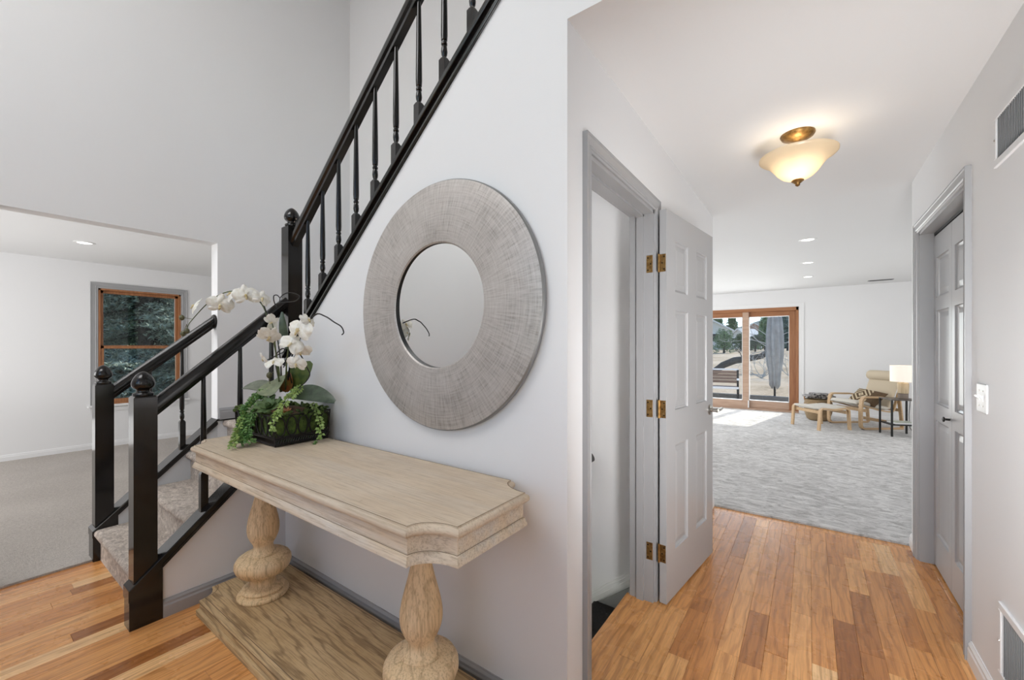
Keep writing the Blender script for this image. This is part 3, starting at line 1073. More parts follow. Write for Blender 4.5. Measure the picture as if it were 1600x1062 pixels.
# ================================================================== HALL FITTINGS
# semi-flush ceiling light
lx, ly = -.049, 2.60
cl = empty('ceiling_light', (lx, ly, ZC), 'lit alabaster glass bowl ceiling light with brass canopy in the hall', 'ceiling light')
MB().lathe([(.075, 0), (.076, -.006), (.070, -.016), (.045, -.030), (.016, -.038), (.012, -.040)], lx, ly, ZC, 32).build('canopy', 'brass', cl, True, angle=60)
MB().lathe([(.007, -.036), (.007, -.236), (.026, -.238), (.028, -.243), (.018, -.251), (.010, -.258), (.011, -.265), (.003, -.271)], lx, ly, ZC, 16).build('stem_and_finial', 'brass', cl, True, angle=60)
gm = bpy.data.materials.new('alabaster_glass')
gm.use_nodes = True
nt = gm.node_tree
nt.nodes.clear()
tl = nt.nodes.new('ShaderNodeBsdfTranslucent'); tl.inputs[0].default_value = (.98, .88, .72, 1)
df = nt.nodes.new('ShaderNodeBsdfDiffuse'); df.inputs[0].default_value = (.85, .76, .60, 1)
gl = nt.nodes.new('ShaderNodeBsdfGlossy'); gl.inputs['Roughness'].default_value = .2
mx = nt.nodes.new('ShaderNodeMixShader'); mx.inputs[0].default_value = .45
mx2 = nt.nodes.new('ShaderNodeMixShader'); mx2.inputs[0].default_value = .06
out = nt.nodes.new('ShaderNodeOutputMaterial')
nt.links.new(tl.outputs[0], mx.inputs[1]); nt.links.new(df.outputs[0], mx.inputs[2])
nt.links.new(mx.outputs[0], mx2.inputs[1]); nt.links.new(gl.outputs[0], mx2.inputs[2])
nt.links.new(mx2.outputs[0], out.inputs[0])
MAT['alabaster'] = gm
outer = [(.022, -.226), (.045, -.222), (.070, -.208), (.092, -.186), (.110, -.160), (.128, -.138), (.147, -.122), (.164, -.112), (.172, -.104), (.172, -.098)]
inner = [(.168, -.098), (.160, -.107), (.144, -.116), (.125, -.131), (.107, -.153), (.088, -.179), (.067, -.201), (.043, -.215), (.022, -.219)]
outer = [(r_, z_ - .011) for r_, z_ in outer]
inner = [(r_, z_ - .011) for r_, z_ in inner]
MB().lathe(outer + inner, lx, ly, ZC, 48, cap=False).build('glass_bowl', 'alabaster', cl, True, angle=80)
for sgn in (-1, 1):
    mb = MB()
    mb.ball((lx + .05 * sgn, ly, ZC - .165), .018, .018, .026)
    mb.build('bulb', M('bulb_glow', (1, .9, .7), .3, emit=(1, .86, .66), emit_s=6), cl, True)
point('hall_lamp', (lx, ly - .03, ZC - .185), 0.75, (1, .93, .84), .035)

def wall_vent(name, label, y0, y1, z0, z1, vertical=True):
    v = empty(name, (XR, (y0 + y1) / 2, (z0 + z1) / 2), label, 'vent')
    fr = .026
    mb = MB()
    mb.box(XR - .010, XR, y0, y1, z1 - fr, z1, .002)
    mb.box(XR - .010, XR, y0, y1, z0, z0 + fr, .002)
    mb.box(XR - .010, XR, y1 - fr, y1, z0 + fr, z1 - fr, .002)
    mb.box(XR - .010, XR, y0, y0 + fr, z0 + fr, z1 - fr, .002)
    mb.build('frame', 'wall', v)
    MB().box(XR - .001, XR + .0005, y0 + fr, y1 - fr, z0 + fr, z1 - fr).build('duct_back', 'duct', v)
    yy = y0 + fr + .006
    while yy < y1 - fr - .004:
        mb = MB()
        mb.prism([(XR - .0085, yy - .005), (XR - .0075, yy - .005), (XR - .0012, yy + .004), (XR - .0022, yy + .004)], 2, z0 + fr, z1 - fr)
        mb.build('louvre', 'door', v)
        yy += .0135
    for yv in (y1 - fr / 2, y0 + fr / 2):
        MB().lathe([(.004, 0), (.0035, -.002)], XR - .010, yv, (z0 + z1) / 2, 10, 'X').build('screw', 'nickel', v)
wall_vent('wall_vent', 'white louvred return-air grille high on the right hall wall', 1.90, 2.262, 1.985, 2.183)
wall_vent('wall_vent', 'white louvred grille low on the right hall wall near the baseboard', 1.86, 2.218, .155, .425)
sw = empty('light_switch', (XR, 2.41, 1.13), 'white two-toggle light switch plate beside the closet door', 'light switch')
MB().box(XR - .007, XR, 2.352, 2.468, 1.073, 1.187, .004, 2).build('plate', 'switch', sw)
for i, yy in enumerate((2.387, 2.433)):
    mb = MB()
    mb.box(XR - .0085, XR - .006, yy - .006, yy + .006, 1.118, 1.142)
    mb.prism([(XR - .007, 1.126), (XR - .020, 1.136 + .005 * (1 - i)), (XR - .020, 1.142 + .005 * (1 - i)), (XR - .007, 1.138)], 1, yy - .004, yy + .004)
    mb.build('toggle', 'switch', sw)
    for zz in (1.16, 1.10):
        MB().lathe([(.0035, 0), (.003, -.001)], XR - .007, yy, zz, 10, 'X').build('screw', 'nickel', sw)

def downlight(x, y, z, label, group):
    d = empty('recessed_light', (x, y, z), label, 'ceiling light', group)
    MB().lathe([(.058, 0), (.085, 0), (.084, -.004), (.060, -.006), (.056, -.001)], x, y, z, 32, cap=False).build('trim_ring', 'switch', d, True)
    MB().lathe([(.056, -.001), (.056, -.0025)], x, y, z, 32).build('lens', 'lens', d)
MAT['lens'] = M('lit_lens', (1, 1, 1), .4, emit=(1, .97, .92), emit_s=4)
downlight(-.014, 5.55, ZF, 'recessed light in the family room ceiling, nearest to the hall', 'family room downlights')
downlight(-.017, 7.05, ZF, 'recessed light in the family room ceiling, second of the row', 'family room downlights')
downlight(-.020, 8.45, ZF, 'recessed light in the family room ceiling, farthest, near the sliding door', 'family room downlights')
downlight(-6.197, .899, 2.435, 'single recessed light in the living room ceiling', None)
cv_ = empty('ceiling_vent', (1.0, 9.6, ZF), 'thin white ceiling vent above the armchair corner', 'vent')
MB().box(.84, 1.18, 9.54, 9.66, ZF - .006, ZF, .002).build('frame', 'trim', cv_)
for i in range(4):
    MB().box(.86, 1.16, 9.555 + i * .024, 9.567 + i * .024, ZF - .009, ZF - .006).build('slat', 'vent_dark', cv_)

# ================================================================== ROUND MIRROR
mx_, mz_ = -1.249, 1.503
mir = empty('round_mirror', (mx_, YM, mz_), 'large round mirror with a wide brushed pewter frame hung on the stair wall', 'mirror')
Ro, Ri = .515, .256
prof = [(Ro - .02, 0), (Ro - .004, -.004), (Ro, -.012), (Ro - .001, -.024), (Ro - .006, -.030)]
o = MB().lathe(prof, mx_, YM, mz_, 128, 'Y', cap=False).build('rim', 'pewter_edge', mir, True, origin=(mx_, YM, mz_))
prof = [(Ro - .006, -.030), (Ro - .03, -.034), (Ro - .09, -.039), (Ro - .15, -.042), (Ri + .03, -.043), (Ri + .006, -.041), (Ri, -.036)]
MB().lathe(prof, mx_, YM, mz_, 128, 'Y', cap=False).build('frame', 'pewter', mir, True, origin=(mx_, YM, mz_))
MB().lathe([(Ri, -.036), (Ri - .0005, .0)], mx_, YM, mz_, 128, 'Y', cap=False).build('inner_edge', 'black_metal', mir, True)
MB().lathe([(Ri + .002, -.013), (Ri + .002, -.014)], 0, 0, 0, 96, 'Y').xf(Matrix.Translation((mx_, YM - .012, mz_)) @ Matrix.Rotation(radians(.7), 4, 'X')).build('glass', 'mirror', mir)

# ================================================================== CONSOLE TABLE
TX0, TX1, TY0, TY1, TZ = -2.54, -.740, .711, 1.205, .857
tab = empty('console_table', (-1.64, .96, 0), 'pale oak console table with two fat turned legs and a plinth against the stair wall', 'console table')
def notched(x0, x1, y0, y1, rx, ry, inset=0.0, n=10):
    """rectangle with concave elliptical corners"""
    pts = []
    cs = [((x1, y0), 180, 90), ((x1, y1), 270, 180), ((x0, y1), 360, 270), ((x0, y0), 90, 0)]
    for (cx, cy), a0, a1 in cs:
        for i in range(n + 1):
            a = radians(a0 + (a1 - a0) * i / n)
            px, py = cx + rx * cos(a), cy + ry * sin(a)
            pts.append((px, py))
    return pts
def loft(mb, layers):
    """stack of (outline, z)"""
    R = [[mb.bm.verts.new((x, y, z)) for x, y in o] for o, z in layers]
    n = len(R[0])
    fs = []
    for A, B in zip(R, R[1:]):
        for i in range(n):
            fs.append(mb.bm.faces.new((A[i], A[(i + 1) % n], B[(i + 1) % n], B[i])))
    for r in (R[0], R[-1]):
        c = Vector((sum(v.co.x for v in r) / n, sum(v.co.y for v in r) / n, r[0].co.z))
        cvx = mb.bm.verts.new(c)
        for i in range(n):
            fs.append(mb.bm.faces.new((r[i], r[(i + 1) % n], cvx)))
    bmesh.ops.recalc_face_normals(mb.bm, faces=fs)
NX, NY = .114, .078
def outl(e, nx=NX, ny=NY, box=None):
    x0, x1, y0, y1 = box or (TX0, TX1, TY0, TY1)
    return notched(x0 + e, x1 - e, y0 + e, y1 - e, nx - e * .2, ny - e * .2)
mb = MB()
loft(mb, [(outl(.012), TZ - .030), (outl(.004), TZ - .028), (outl(.0), TZ - .022), (outl(.0), TZ - .014), (outl(.004), TZ - .007), (outl(.011), TZ - .004), (outl(.012), TZ)])
mb.build('tabletop', 't_top', tab, True, origin=((TX0 + TX1) / 2, .96, TZ), angle=40)
mb = MB()
loft(mb, [(outl(.017), TZ - .092), (outl(.017), TZ - .028)])
mb.build('apron', 't_apron', tab, True, origin=((TX0 + TX1) / 2, .96, TZ - .06), angle=40)
mb = MB()
loft(mb, [(outl(.014), TZ - .108), (outl(.006), TZ - .106), (outl(.006), TZ - .098), (outl(.010), TZ - .090), (outl(.012), TZ - .082), (outl(.017), TZ - .079)])
mb.build('apron_moulding', 't_apron', tab, True, origin=((TX0 + TX1) / 2, .96, TZ - .09), angle=40)
LP = [(.112, .082), (.116, .088), (.115, .097), (.108, .105), (.094, .108), (.093, .112), (.097, .118), (.094, .126), (.084, .132), (.068, .136), (.060, .143), (.058, .155), (.060, .170), (.066, .180), (.070, .183),
      (.078, .188), (.104, .200), (.120, .218), (.127, .238), (.126, .256), (.117, .272), (.100, .284), (.082, .290), (.072, .292), (.072, .296), (.066, .299), (.060, .302), (.050, .312), (.045, .322), (.044, .332), (.048, .344), (.058, .360), (.068, .384), (.0725, .410), (.072, .436), (.066, .470), (.056, .510), (.045, .550), (.037, .585), (.0325, .615), (.031, .65), (.033, .70), (.036, .752)]
for lx_, i in ((-1.077, 0), (-2.252, 1)):
    MB().lathe(LP, lx_, .965, 0, 56).build('leg', 't_leg', tab, True, origin=(lx_, .965, .4), angle=50)
BB = (-2.562, -.735, .747, 1.205)
BH = .082
NBX, NBY = .090, .085
mb = MB()
loft(mb, [(outl(.0, NBX, NBY, BB), 0.001), (outl(.0, NBX, NBY, BB), .026), (outl(.004, NBX, NBY, BB), .031), (outl(.012, NBX, NBY, BB), .034), (outl(.013, NBX, NBY, BB), .058), (outl(.017, NBX, NBY, BB), .064)])
mb.build('plinth', 't_base', tab, True, origin=((TX0 + TX1) / 2, .96, .03), angle=40)
mb = MB()
loft(mb, [(outl(.017, NBX, NBY, BB), .062), (outl(.011, NBX, NBY, BB), .065), (outl(.010, NBX, NBY, BB), .069), (outl(.014, NBX, NBY, BB), .074), (outl(.028, NBX, NBY, BB), .079), (outl(.031, NBX, NBY, BB), BH)])
mb.build('plinth_board', 't_base', tab, True, origin=((TX0 + TX1) / 2, .96, BH), angle=40)
# dark patina left in the joints of the mouldings
MAT['patina'] = M('dark_patina', (.21, .145, .085), .8)
def groove(oa, za, ob, zb):
    mb = MB()
    R = [[mb.bm.verts.new((x, y, z)) for x, y in o_] for o_, z in ((oa, za), (ob, zb))]
    n = len(R[0])
    for i in range(n):
        mb.bm.faces.new((R[0][i], R[0][(i + 1) % n], R[1][(i + 1) % n], R[1][i]))
    mb.build('patina_line', 'patina', tab)
groove(outl(.0116), TZ + .0004, outl(.0142), TZ + .0004)
groove(outl(.0164), TZ - .0335, outl(.0164), TZ - .0300)
groove(outl(.0164), TZ - .0805, outl(.0164), TZ - .0780)
groove(outl(.0305, NBX, NBY, BB), BH + .0004, outl(.0335, NBX, NBY, BB), BH + .0004)
groove(outl(.0124, NBX, NBY, BB), .0345, outl(.0124, NBX, NBY, BB), .0370)
groove(outl(.0125, NBX, NBY, BB), .0575, outl(.0135, NBX, NBY, BB), .0600)

# ================================================================== ORCHID ARRANGEMENT
def leafmat(name, a, b, rough=0.4, trans=0.0):
    m = M(name, a, rough)
    t = NT(m)
    n = t.noise(t.obj(), 30, 4, 0.6)
    t.color(t.ramp(n, [(0.35, a), (0.68, b)]))
    t.b.inputs['Transmission Weight'].default_value = 0
    return m
MAT['moss'] = leafmat('moss', (0.026, 0.045, 0.010), (0.105, 0.165, 0.030), 0.95)
NT(MAT['moss']).bump(NT(MAT['moss']).noise(NT(MAT['moss']).obj(), 160, 3), 0.9, 0.01)
MAT['soil'] = leafmat('bark_mulch', (0.035, 0.020, 0.012), (0.16, 0.085, 0.045), 0.95)
MAT['orchid_leaf'] = leafmat('orchid_leaf', (0.040, 0.062, 0.038), (0.085, 0.118, 0.072), 0.30)
MAT['grey_leaf'] = leafmat('grey_green_leaf', (0.14, 0.155, 0.115), (0.23, 0.25, 0.185), 0.5)
MAT['pale_leaf'] = leafmat('pale_green_leaf', (0.13, 0.16, 0.085), (0.235, 0.265, 0.155), 0.4)
MAT['red_leaf'] = leafmat('rust_leaf_back', (0.30, 0.075, 0.025), (0.17, 0.17, 0.03), 0.45)
MAT['olive_leaf'] = leafmat('olive_leaf', (0.045, 0.075, 0.015), (0.12, 0.155, 0.03), 0.4)
MAT['succulent'] = leafmat('succulent', (0.07, 0.125, 0.045), (0.15, 0.225, 0.085), 0.5)
MAT['bead'] = leafmat('string_succulent_light', (0.24, 0.37, 0.085), (0.42, 0.56, 0.19), 0.45)
MAT['bead_dark'] = leafmat('string_succulent_dark', (0.085, 0.20, 0.055), (0.22, 0.39, 0.12), 0.5)
MAT['stem'] = leafmat('orchid_stem', (0.055, 0.075, 0.025), (0.14, 0.17, 0.065), 0.5)
MAT['twig'] = M('dark_twig', (0.016, 0.014, 0.012), 0.7)
MAT['bud'] = leafmat('orchid_bud', (0.075, 0.075, 0.035), (0.14, 0.13, 0.06), 0.5)
m = M('orchid_petal', (0.82, 0.79, 0.72), 0.55)
t = NT(m)
n = t.noise(t.obj(), 60, 3)
t.color(t.ramp(n, [(0.3, (0.74, 0.70, 0.60)), (0.65, (0.88, 0.86, 0.80))]))
t.b.inputs['Subsurface Weight'].default_value = 0.15
t.b.inputs['Subsurface Radius'].default_value = (0.02, 0.018, 0.012)
MAT['petal'] = m
MAT['lip'] = leafmat('orchid_lip', (0.50, 0.36, 0.12), (0.80, 0.72, 0.50), 0.5)
MAT['wire'] = M('rusty_black_wire', (0.018, 0.014, 0.012), 0.5, metal=0.4)

BX0, BX1, BY0, BY1, BZ0 = -2.452, -2.045, .928, 1.190, TZ + .0035
pl = empty('orchid_arrangement', ((BX0 + BX1) / 2, (BY0 + BY1) / 2, BZ0), 'wire basket of white orchids, succulents and moss on the console table', 'plant arrangement')
BT = .150                                     # basket height
fl = .012                                     # flare
def rect(z, e=0.0):
    k = fl * (z / BT) + e
    return [(BX0 - k, BY0 - k), (BX1 + k, BY0 - k), (BX1 + k, BY1 + k * .4), (BX0 - k, BY1 + k * .4)]
def rect_loop(mb, z, r, e=0.0, seg=6):
    q = rect(z, e)
    for i in range(4):
        a, b = q[i], q[(i + 1) % 4]
        mb.tube([(*a, BZ0 + z), (*b, BZ0 + z)], r, seg)
mb = MB()
for z in (.004, .012, .034, .042):
    rect_loop(mb, z, .0036)
rect_loop(mb, BT - .006, .0032)
q0, q1 = rect(0), rect(BT)
for i in range(4):
    mb.tube([(*q0[i], BZ0), (*q1[i], BZ0 + BT)], .0035, 6)
mb.build('wire_basket', 'wire', pl, True)
# plaited band and oval wire hoops on the sides
mb = MB()
for i in range(4):
    a, b = Vector(rect(.02)[i]), Vector(rect(.02)[(i + 1) % 4])
    L = (b - a).length
    n = int(L / .012)
    for k in range(n):
        p = a + (b - a) * (k / n); q = a + (b - a) * ((k + 1.2) / n)
        mb.tube([(p.x, p.y, BZ0 + .010), ((p.x + q.x) / 2, (p.y + q.y) / 2, BZ0 + .026), (q.x, q.y, BZ0 + .038)], .0032, 4)
o = mb.build('plaited_band', 'wire', pl, True)
o['kind'] = 'stuff'
for i in range(4):
    a0_, b0_ = Vector(rect(.045, .002)[i]), Vector(rect(.045, .002)[(i + 1) % 4])
    a1_, b1_ = Vector(rect(BT - .012, .002)[i]), Vector(rect(BT - .012, .002)[(i + 1) % 4])
    L = (b0_ - a0_).length
    n = max(3, round(L / .058))
    for k in range(n):
        mb = MB()
        pts = []
        for s_ in range(17):
            a = 2 * pi * s_ / 16
            fx = (k + .5) / n + .44 / n * cos(a)
            fz = .5 + .5 * sin(a)
            lo = a0_ + (b0_ - a0_) * fx
            hi = a1_ + (b1_ - a1_) * fx
            pp = lo + (hi - lo) * fz
            pts.append((pp.x, pp.y, BZ0 + .045 + (BT - .057) * fz))
        mb.tube(pts, .0036, 6, cap=False)
        mb.build('wire_hoop', 'wire', pl, True)
# moss liner, bulging between the wires
mb = MB()
N = 22
r2 = random.Random(3)
def ringpts(z, e):
    q = rect(z, e)
    out = []
    for i in range(4):
        a, b = Vector(q[i]), Vector(q[(i + 1) % 4])
        for k in range(N):
            out.append(a + (b - a) * (k / N))
    return out
rows = []
for zi in range(9):
    z = .006 + (BT - .012) * zi / 8
    rows.append([mb.bm.verts.new((p.x + r2.uniform(-.003, .003), p.y + r2.uniform(-.003, .003), BZ0 + z)) for p in ringpts(z, -.006)])
for A, B in zip(rows, rows[1:]):
    n = len(A)
    for i in range(n):
        mb.bm.faces.new((A[i], A[(i + 1) % n], B[(i + 1) % n], B[i]))
bmesh.ops.recalc_face_normals(mb.bm, faces=mb.bm.faces)
mb.build('moss_liner', 'moss', pl, True, angle=80)
# mulch top
mb = MB()
G = 18
vv = [[mb.bm.verts.new((BX0 + (BX1 - BX0) * i / G, BY0 + (BY1 - BY0) * j / G, BZ0 + BT - .02 + .03 * sin(pi * i / G) * sin(pi * j / G) + r2.uniform(-.006, .006))) for j in range(G + 1)] for i in range(G + 1)]
for i in range(G):
    for j in range(G):
        mb.bm.faces.new((vv[i][j], vv[i + 1][j], vv[i + 1][j + 1], vv[i][j + 1]))
mb.build('mulch', 'soil', pl, True)

def curved_leaf(name, mat, base, tip, width, sag, up, parent=pl, fold=.15, label=None, nl=14, nw=6, th=.0016):
    """broad blade from base to tip, arching by sag along 'up'"""
    base, tip, up = Vector(base), Vector(tip), Vector(up).normalized()
    d = tip - base
    side = d.cross(up).normalized()
    nrm = side.cross(d).normalized()
    mb = MB()
    top, bot = [], []
    for i in range(nl + 1):
        s_ = i / nl
        w = width / 2 * (sin(pi * min(1, (.04 + .93 * s_)) ** .85) ** .65)
        c = base + d * s_ + nrm * (sag * 4 * s_ * (1 - s_))
        r0, r1 = [], []
        for j in range(nw + 1):
            q = -1 + 2 * j / nw
            p = c + side * (w * q) + nrm * (fold * w * (abs(q) ** 1.5))
            r0.append(mb.bm.verts.new(p + nrm * th)); r1.append(mb.bm.verts.new(p))
        top.append(r0); bot.append(r1)
    for R, flip in ((top, 0), (bot, 1)):
        for i in range(nl):
            for j in range(nw):
                q = [R[i][j], R[i][j + 1], R[i + 1][j + 1], R[i + 1][j]]
                mb.bm.faces.new(q[::-1] if flip else q)
    for i in range(nl):
        mb.bm.faces.new((top[i][0], top[i + 1][0], bot[i + 1][0], bot[i][0]))
        mb.bm.faces.new((top[i][nw], bot[i][nw], bot[i + 1][nw], top[i + 1][nw]))
    bmesh.ops.recalc_face_normals(mb.bm, faces=mb.bm.faces)
    o = mb.build(name, mat, parent, True, angle=60)
    if label: o['label'] = label
    return o
UP = Vector((0, 0, 1))
TOC = -Fv                                     # rough direction out of the stair wall towards the room
curved_leaf('leaf', 'orchid_leaf', at(450, 616, 2.17), at(523, 628, 2.04), .115, .030, UP + TOC * .75, label='broad dark green orchid leaf arching right')
curved_leaf('leaf', 'grey_leaf', at(428, 611, 2.18), at(380, 606, 2.18), .10, .022, UP + TOC * .5, label='grey green orchid leaf pointing left')
curved_leaf('leaf', 'pale_leaf', at(428, 594, 2.14), at(426, 617, 2.04), .15, .006, UP * .3 + TOC, label='pale green orchid leaf hanging forward')
curved_leaf('leaf', 'olive_leaf', at(450, 606, 2.18), at(487, 566, 2.16), .115, .012, TOC + UP * .2, fold=.05, label='upright olive orchid leaf')
curved_leaf('leaf', 'red_leaf', at(446, 612, 2.15), at(452, 582, 2.15), .062, .008, TOC + Rv * .2, fold=.1, label='short leaf with a rust red back')
curved_leaf('leaf', 'orchid_leaf', at(449, 545, 2.19), at(441, 487, 2.16), .045, .01, TOC, label='narrow green leaf standing among the flowers')
curved_leaf('leaf', 'orchid_leaf', at(500, 618, 2.26), at(522, 630, 2.2), .06, .008, UP)

# rosette succulents
def rosette(c, R, tilt, name='succulent', mat='succulent'):
    mb = MB()
    r3 = random.Random(int(c[0] * 1000))
    for ring, (n, rr, el) in enumerate(((9, 1.0, 18), (7, .72, 40), (5, .42, 66))):
        for k in range(n):
            a = 2 * pi * k / n + ring * .5 + r3.uniform(-.1, .1)
            e = radians(el)
            d = Vector((cos(a) * cos(e), sin(a) * cos(e), sin(e)))
            s_ = Vector((-sin(a), cos(a), 0))
            nn = d.cross(s_)
            L = R * rr
            pts = [(0, .10), (.35, .17), (.65, .20), (.88, .12), (1.0, .01)]
            rows_ = []
            for f, w in pts:
                cc = Vector(c) + d * (L * f) + UP * (L * .12 * f * f)
                rows_.append([mb.bm.verts.new(cc + s_ * (w * R * q) + nn * (z_ * R)) for q, z_ in ((-1, .02), (0, -.06 * (1 - f * .5)), (1, .02), (0, .045 * (1 - f)))])
            for A, B in zip(rows_, rows_[1:]):
                for i in range(4):
                    mb.bm.faces.new((A[i], A[(i + 1) % 4], B[(i + 1) % 4], B[i]))
    bmesh.ops.recalc_face_normals(mb.bm, faces=mb.bm.faces)
    mb.bm.transform(Matrix.Translation(Vector(c)) @ Matrix.Rotation(tilt, 4, Rv) @ Matrix.Translation(-Vector(c)))
    o = mb.build(name, mat, pl, True, angle=50)
    return o
mb = MB()
re_ = random.Random(5)
qq = rect(BT)
for i in range(4):
    a_, b_ = Vector(qq[i]), Vector(qq[(i + 1) % 4])
    for k in range(34):
        pp = a_ + (b_ - a_) * re_.random()
        cc = Vector((BX0 + BX1, BY0 + BY1)) / 2
        pp = pp + (cc - pp) * re_.uniform(-.01, .10)
        mb.ball((pp.x, pp.y, BZ0 + BT + re_.uniform(-.016, .010)), re_.uniform(.008, .017), re_.uniform(.008, .017), re_.uniform(.006, .013), 1)
for v in mb.bm.verts: v.co += Vector((re_.uniform(-.003, .003), re_.uniform(-.003, .003), re_.uniform(-.003, .003)))
o = mb.build('moss_edge', 'moss', pl, True, angle=80)
o['kind'] = 'stuff'
rosette(at(421, 637, 2.03), .068, radians(38))['label'] = 'green rosette succulent'
rosette(at(398, 642, 2.05), .035, radians(40), mat='pale_leaf')
rosette(at(405, 622, 2.14), .045, radians(25))
rosette(at(447, 646, 2.02), .034, radians(40), mat='red_leaf')

def strand(pts, r, mat, seed, dens=1.0, name='trailing_strand'):
    """hanging stem covered with small plump leaves"""
    rr = random.Random(seed)
    P = [Vector(p) for p in pts]
    mb = MB()
    mb.tube(P, .0016, 5)
    # resample
    S = []
    for a, b in zip(P, P[1:]):
        n = max(1, int((b - a).length / (r * .62) * dens))
        for i in range(n):
            S.append((a + (b - a) * (i / n), (b - a).normalized()))
    for p, d in S:
        for k in range(4):
            a = rr.uniform(0, 2 * pi)
            s1 = d.cross(Vector((.3, .2, .9))).normalized()
            s2 = d.cross(s1)
            o_ = (s1 * cos(a) + s2 * sin(a))
            c = p + o_ * r * rr.uniform(.75, 1.1)
            tipd = (o_ + d * .5).normalized()
            w = tipd.cross(d).normalized() * r * .50
            e = tipd.cross(w).normalized() * r * .46
            A, B = c - tipd * r * .55, c + tipd * r * .8
            vs = [mb.bm.verts.new(x) for x in (A, c + w, c + e, c - w, c - e, B)]
            for i in range(4):
                j = 1 + (i + 1) % 4
                mb.bm.faces.new((vs[0], vs[1 + i], vs[j]))
                mb.bm.faces.new((vs[5], vs[j], vs[1 + i]))
    bmesh.ops.recalc_face_normals(mb.bm, faces=mb.bm.faces)
    return mb.build(name, mat, pl, True, angle=60)
def path(*uvd):
    q = [at(*x) for x in uvd]
    out = []
    for i in range(len(q) - 1):
        p0, p1, p2, p3 = q[max(0, i - 1)], q[i], q[i + 1], q[min(len(q) - 1, i + 2)]
        for k in range(5):
            s_ = k / 5
            out.append(.5 * ((2 * p1) + (p2 - p0) * s_ + (2 * p0 - 5 * p1 + 4 * p2 - p3) * s_ ** 2 + (3 * p1 - p0 - 3 * p2 + p3) * s_ ** 3))
    out.append(q[-1])
    return out
strand(path((468, 606, 2.10), (455, 618, 1.99), (442, 634, 1.93), (431, 652, 1.90), (424, 674, 1.89)), .0150, 'bead', 1)['label'] = 'bright green trailing succulent down the basket front'
strand(path((490, 633, 2.12), (495, 648, 2.08), (500, 664, 2.06), (502, 686, 2.07)), .0150, 'bead', 2)['label'] = 'bright green trailing succulent at the right corner'
strand(path((494, 689, 2.045), (490, 696, 2.01)), .006, 'bead_dark', 3)
strand(path((504, 636, 2.16), (510, 648, 2.18)), .010, 'bead', 4)
for i, q in enumerate((((396, 632, 2.12), (379, 652, 2.04), (371, 674, 1.97), (361, 702, 1.88)), ((390, 636, 2.12), (376, 660, 2.03), (373, 680, 1.98), (366, 694, 1.92)), ((398, 640, 2.08), (384, 662, 2.02), (380, 684, 1.97), (377, 692, 1.94)), ((392, 628, 2.14), (382, 642, 2.06), (378, 664, 2.02), (380, 684, 1.99)),
                       ((402, 644, 2.06), (388, 666, 2.01), (387, 684, 1.98), (396, 691, 1.95)), ((400, 630, 2.12), (386, 646, 2.05), (382, 668, 2.01), (374, 684, 1.96)), ((408, 632, 2.08), (394, 650, 2.02), (389, 672, 1.99), (386, 688, 1.97)))):
    strand(path(*q), .0135, 'bead_dark' if i else 'bead', 20 + i)
for i, (u, v) in enumerate(((390, 628), (398, 622), (407, 616), (415, 612), (388, 636), (396, 634), (404, 628), (386, 644), (412, 622), (426, 616), (392, 640), (384, 634), (400, 617), (409, 610), (420, 609), (382, 650), (388, 652), (395, 646), (404, 640), (378, 660), (384, 668), (430, 624), (438, 622), (445, 640), (455, 644))):
    p = at(u, v, 2.14 if u < 400 else 2.09)
    strand([p, p + Vector((rnd.uniform(-.02, .02), rnd.uniform(-.02, .0), -.03))], .012, 'bead_dark', 40 + i, name='succulent_tuft')
for i, (u, v) in enumerate(((517, 640), (520, 655), (514, 664), (518, 668))):
    p = at(u, v, 2.25)
    strand([p, p + Vector((.005, -.01, -.03))], .010, 'olive_leaf', 60 + i, name='moss_tuft')

def flower(c, face, R, roll=0.0, half=False):
    """moth orchid: three sepals and the throat as the part; two broad petals and the lip under it"""
    c = Vector(c)
    R = R * .88
    f = Vector(face).normalized()
    a = f.cross(UP)
    if a.length < .05: a = f.cross(Vector((1, 0, 0)))
    a.normalize()
    b = a.cross(f).normalized()
    ca, sa = cos(roll), sin(roll)
    a, b = a * ca + b * sa, b * ca - a * sa
    if b.dot(UP) < 0 and abs(roll) < .1: b = -b
    def blade(mb, ang, L, Wd, cup):
        d = a * cos(ang) + b * sin(ang)
        s_ = f.cross(d).normalized()
        n1, n2 = 7, 5
        g = []
        for i in range(n1 + 1):
            q = i / n1
            w = Wd * (sin(pi * min(1, .06 + .90 * q)) ** .6)
            g.append([mb.bm.verts.new(c + d * (L * q) + s_ * (w * t_) + f * (.004 + cup * L * (q * q - .25 * q) * 1.3 - .30 * w * (t_ * t_) + .055 * L * sin(6 * q + 3 * t_ + 9 * R + 40 * c.x))) for t_ in [-1 + 2 * j / n2 for j in range(n2 + 1)]])
        for i in range(n1):
            for j in range(n2):
                mb.bm.faces.new((g[i][j], g[i + 1][j], g[i + 1][j + 1], g[i][j + 1]))
    mb = MB()
    for ang in (pi / 2, pi / 2 + 2.2, pi / 2 - 2.2):
        blade(mb, ang, R * .95, R * .30, -.25)
    o = mb.build('flower', 'petal', pl, True, angle=80)
    for ang in (.18, pi - .18):
        mb = MB()
        blade(mb, ang, R * 1.02, R * .55, -.18)
        mb.build('petal', 'petal', o, True, angle=80)
    mb = MB()
    for v in mb.ball((0, 0, 0), R * .13, R * .13, R * .13, 1): v.co = c + a * v.co.x + b * (v.co.y * 1.3 - R * .05) + f * (v.co.z * 1.4 + R * .12)
    for v in mb.ball((0, 0, 0), R * .10, R * .20, R * .07, 1): v.co = c + a * v.co.x + b * (v.co.y - R * .26) + f * (v.co.z + R * .20)
    mb.build('lip', 'lip', o, True, angle=80)
    return o
RIGHT, LEFT = Rv, -Rv
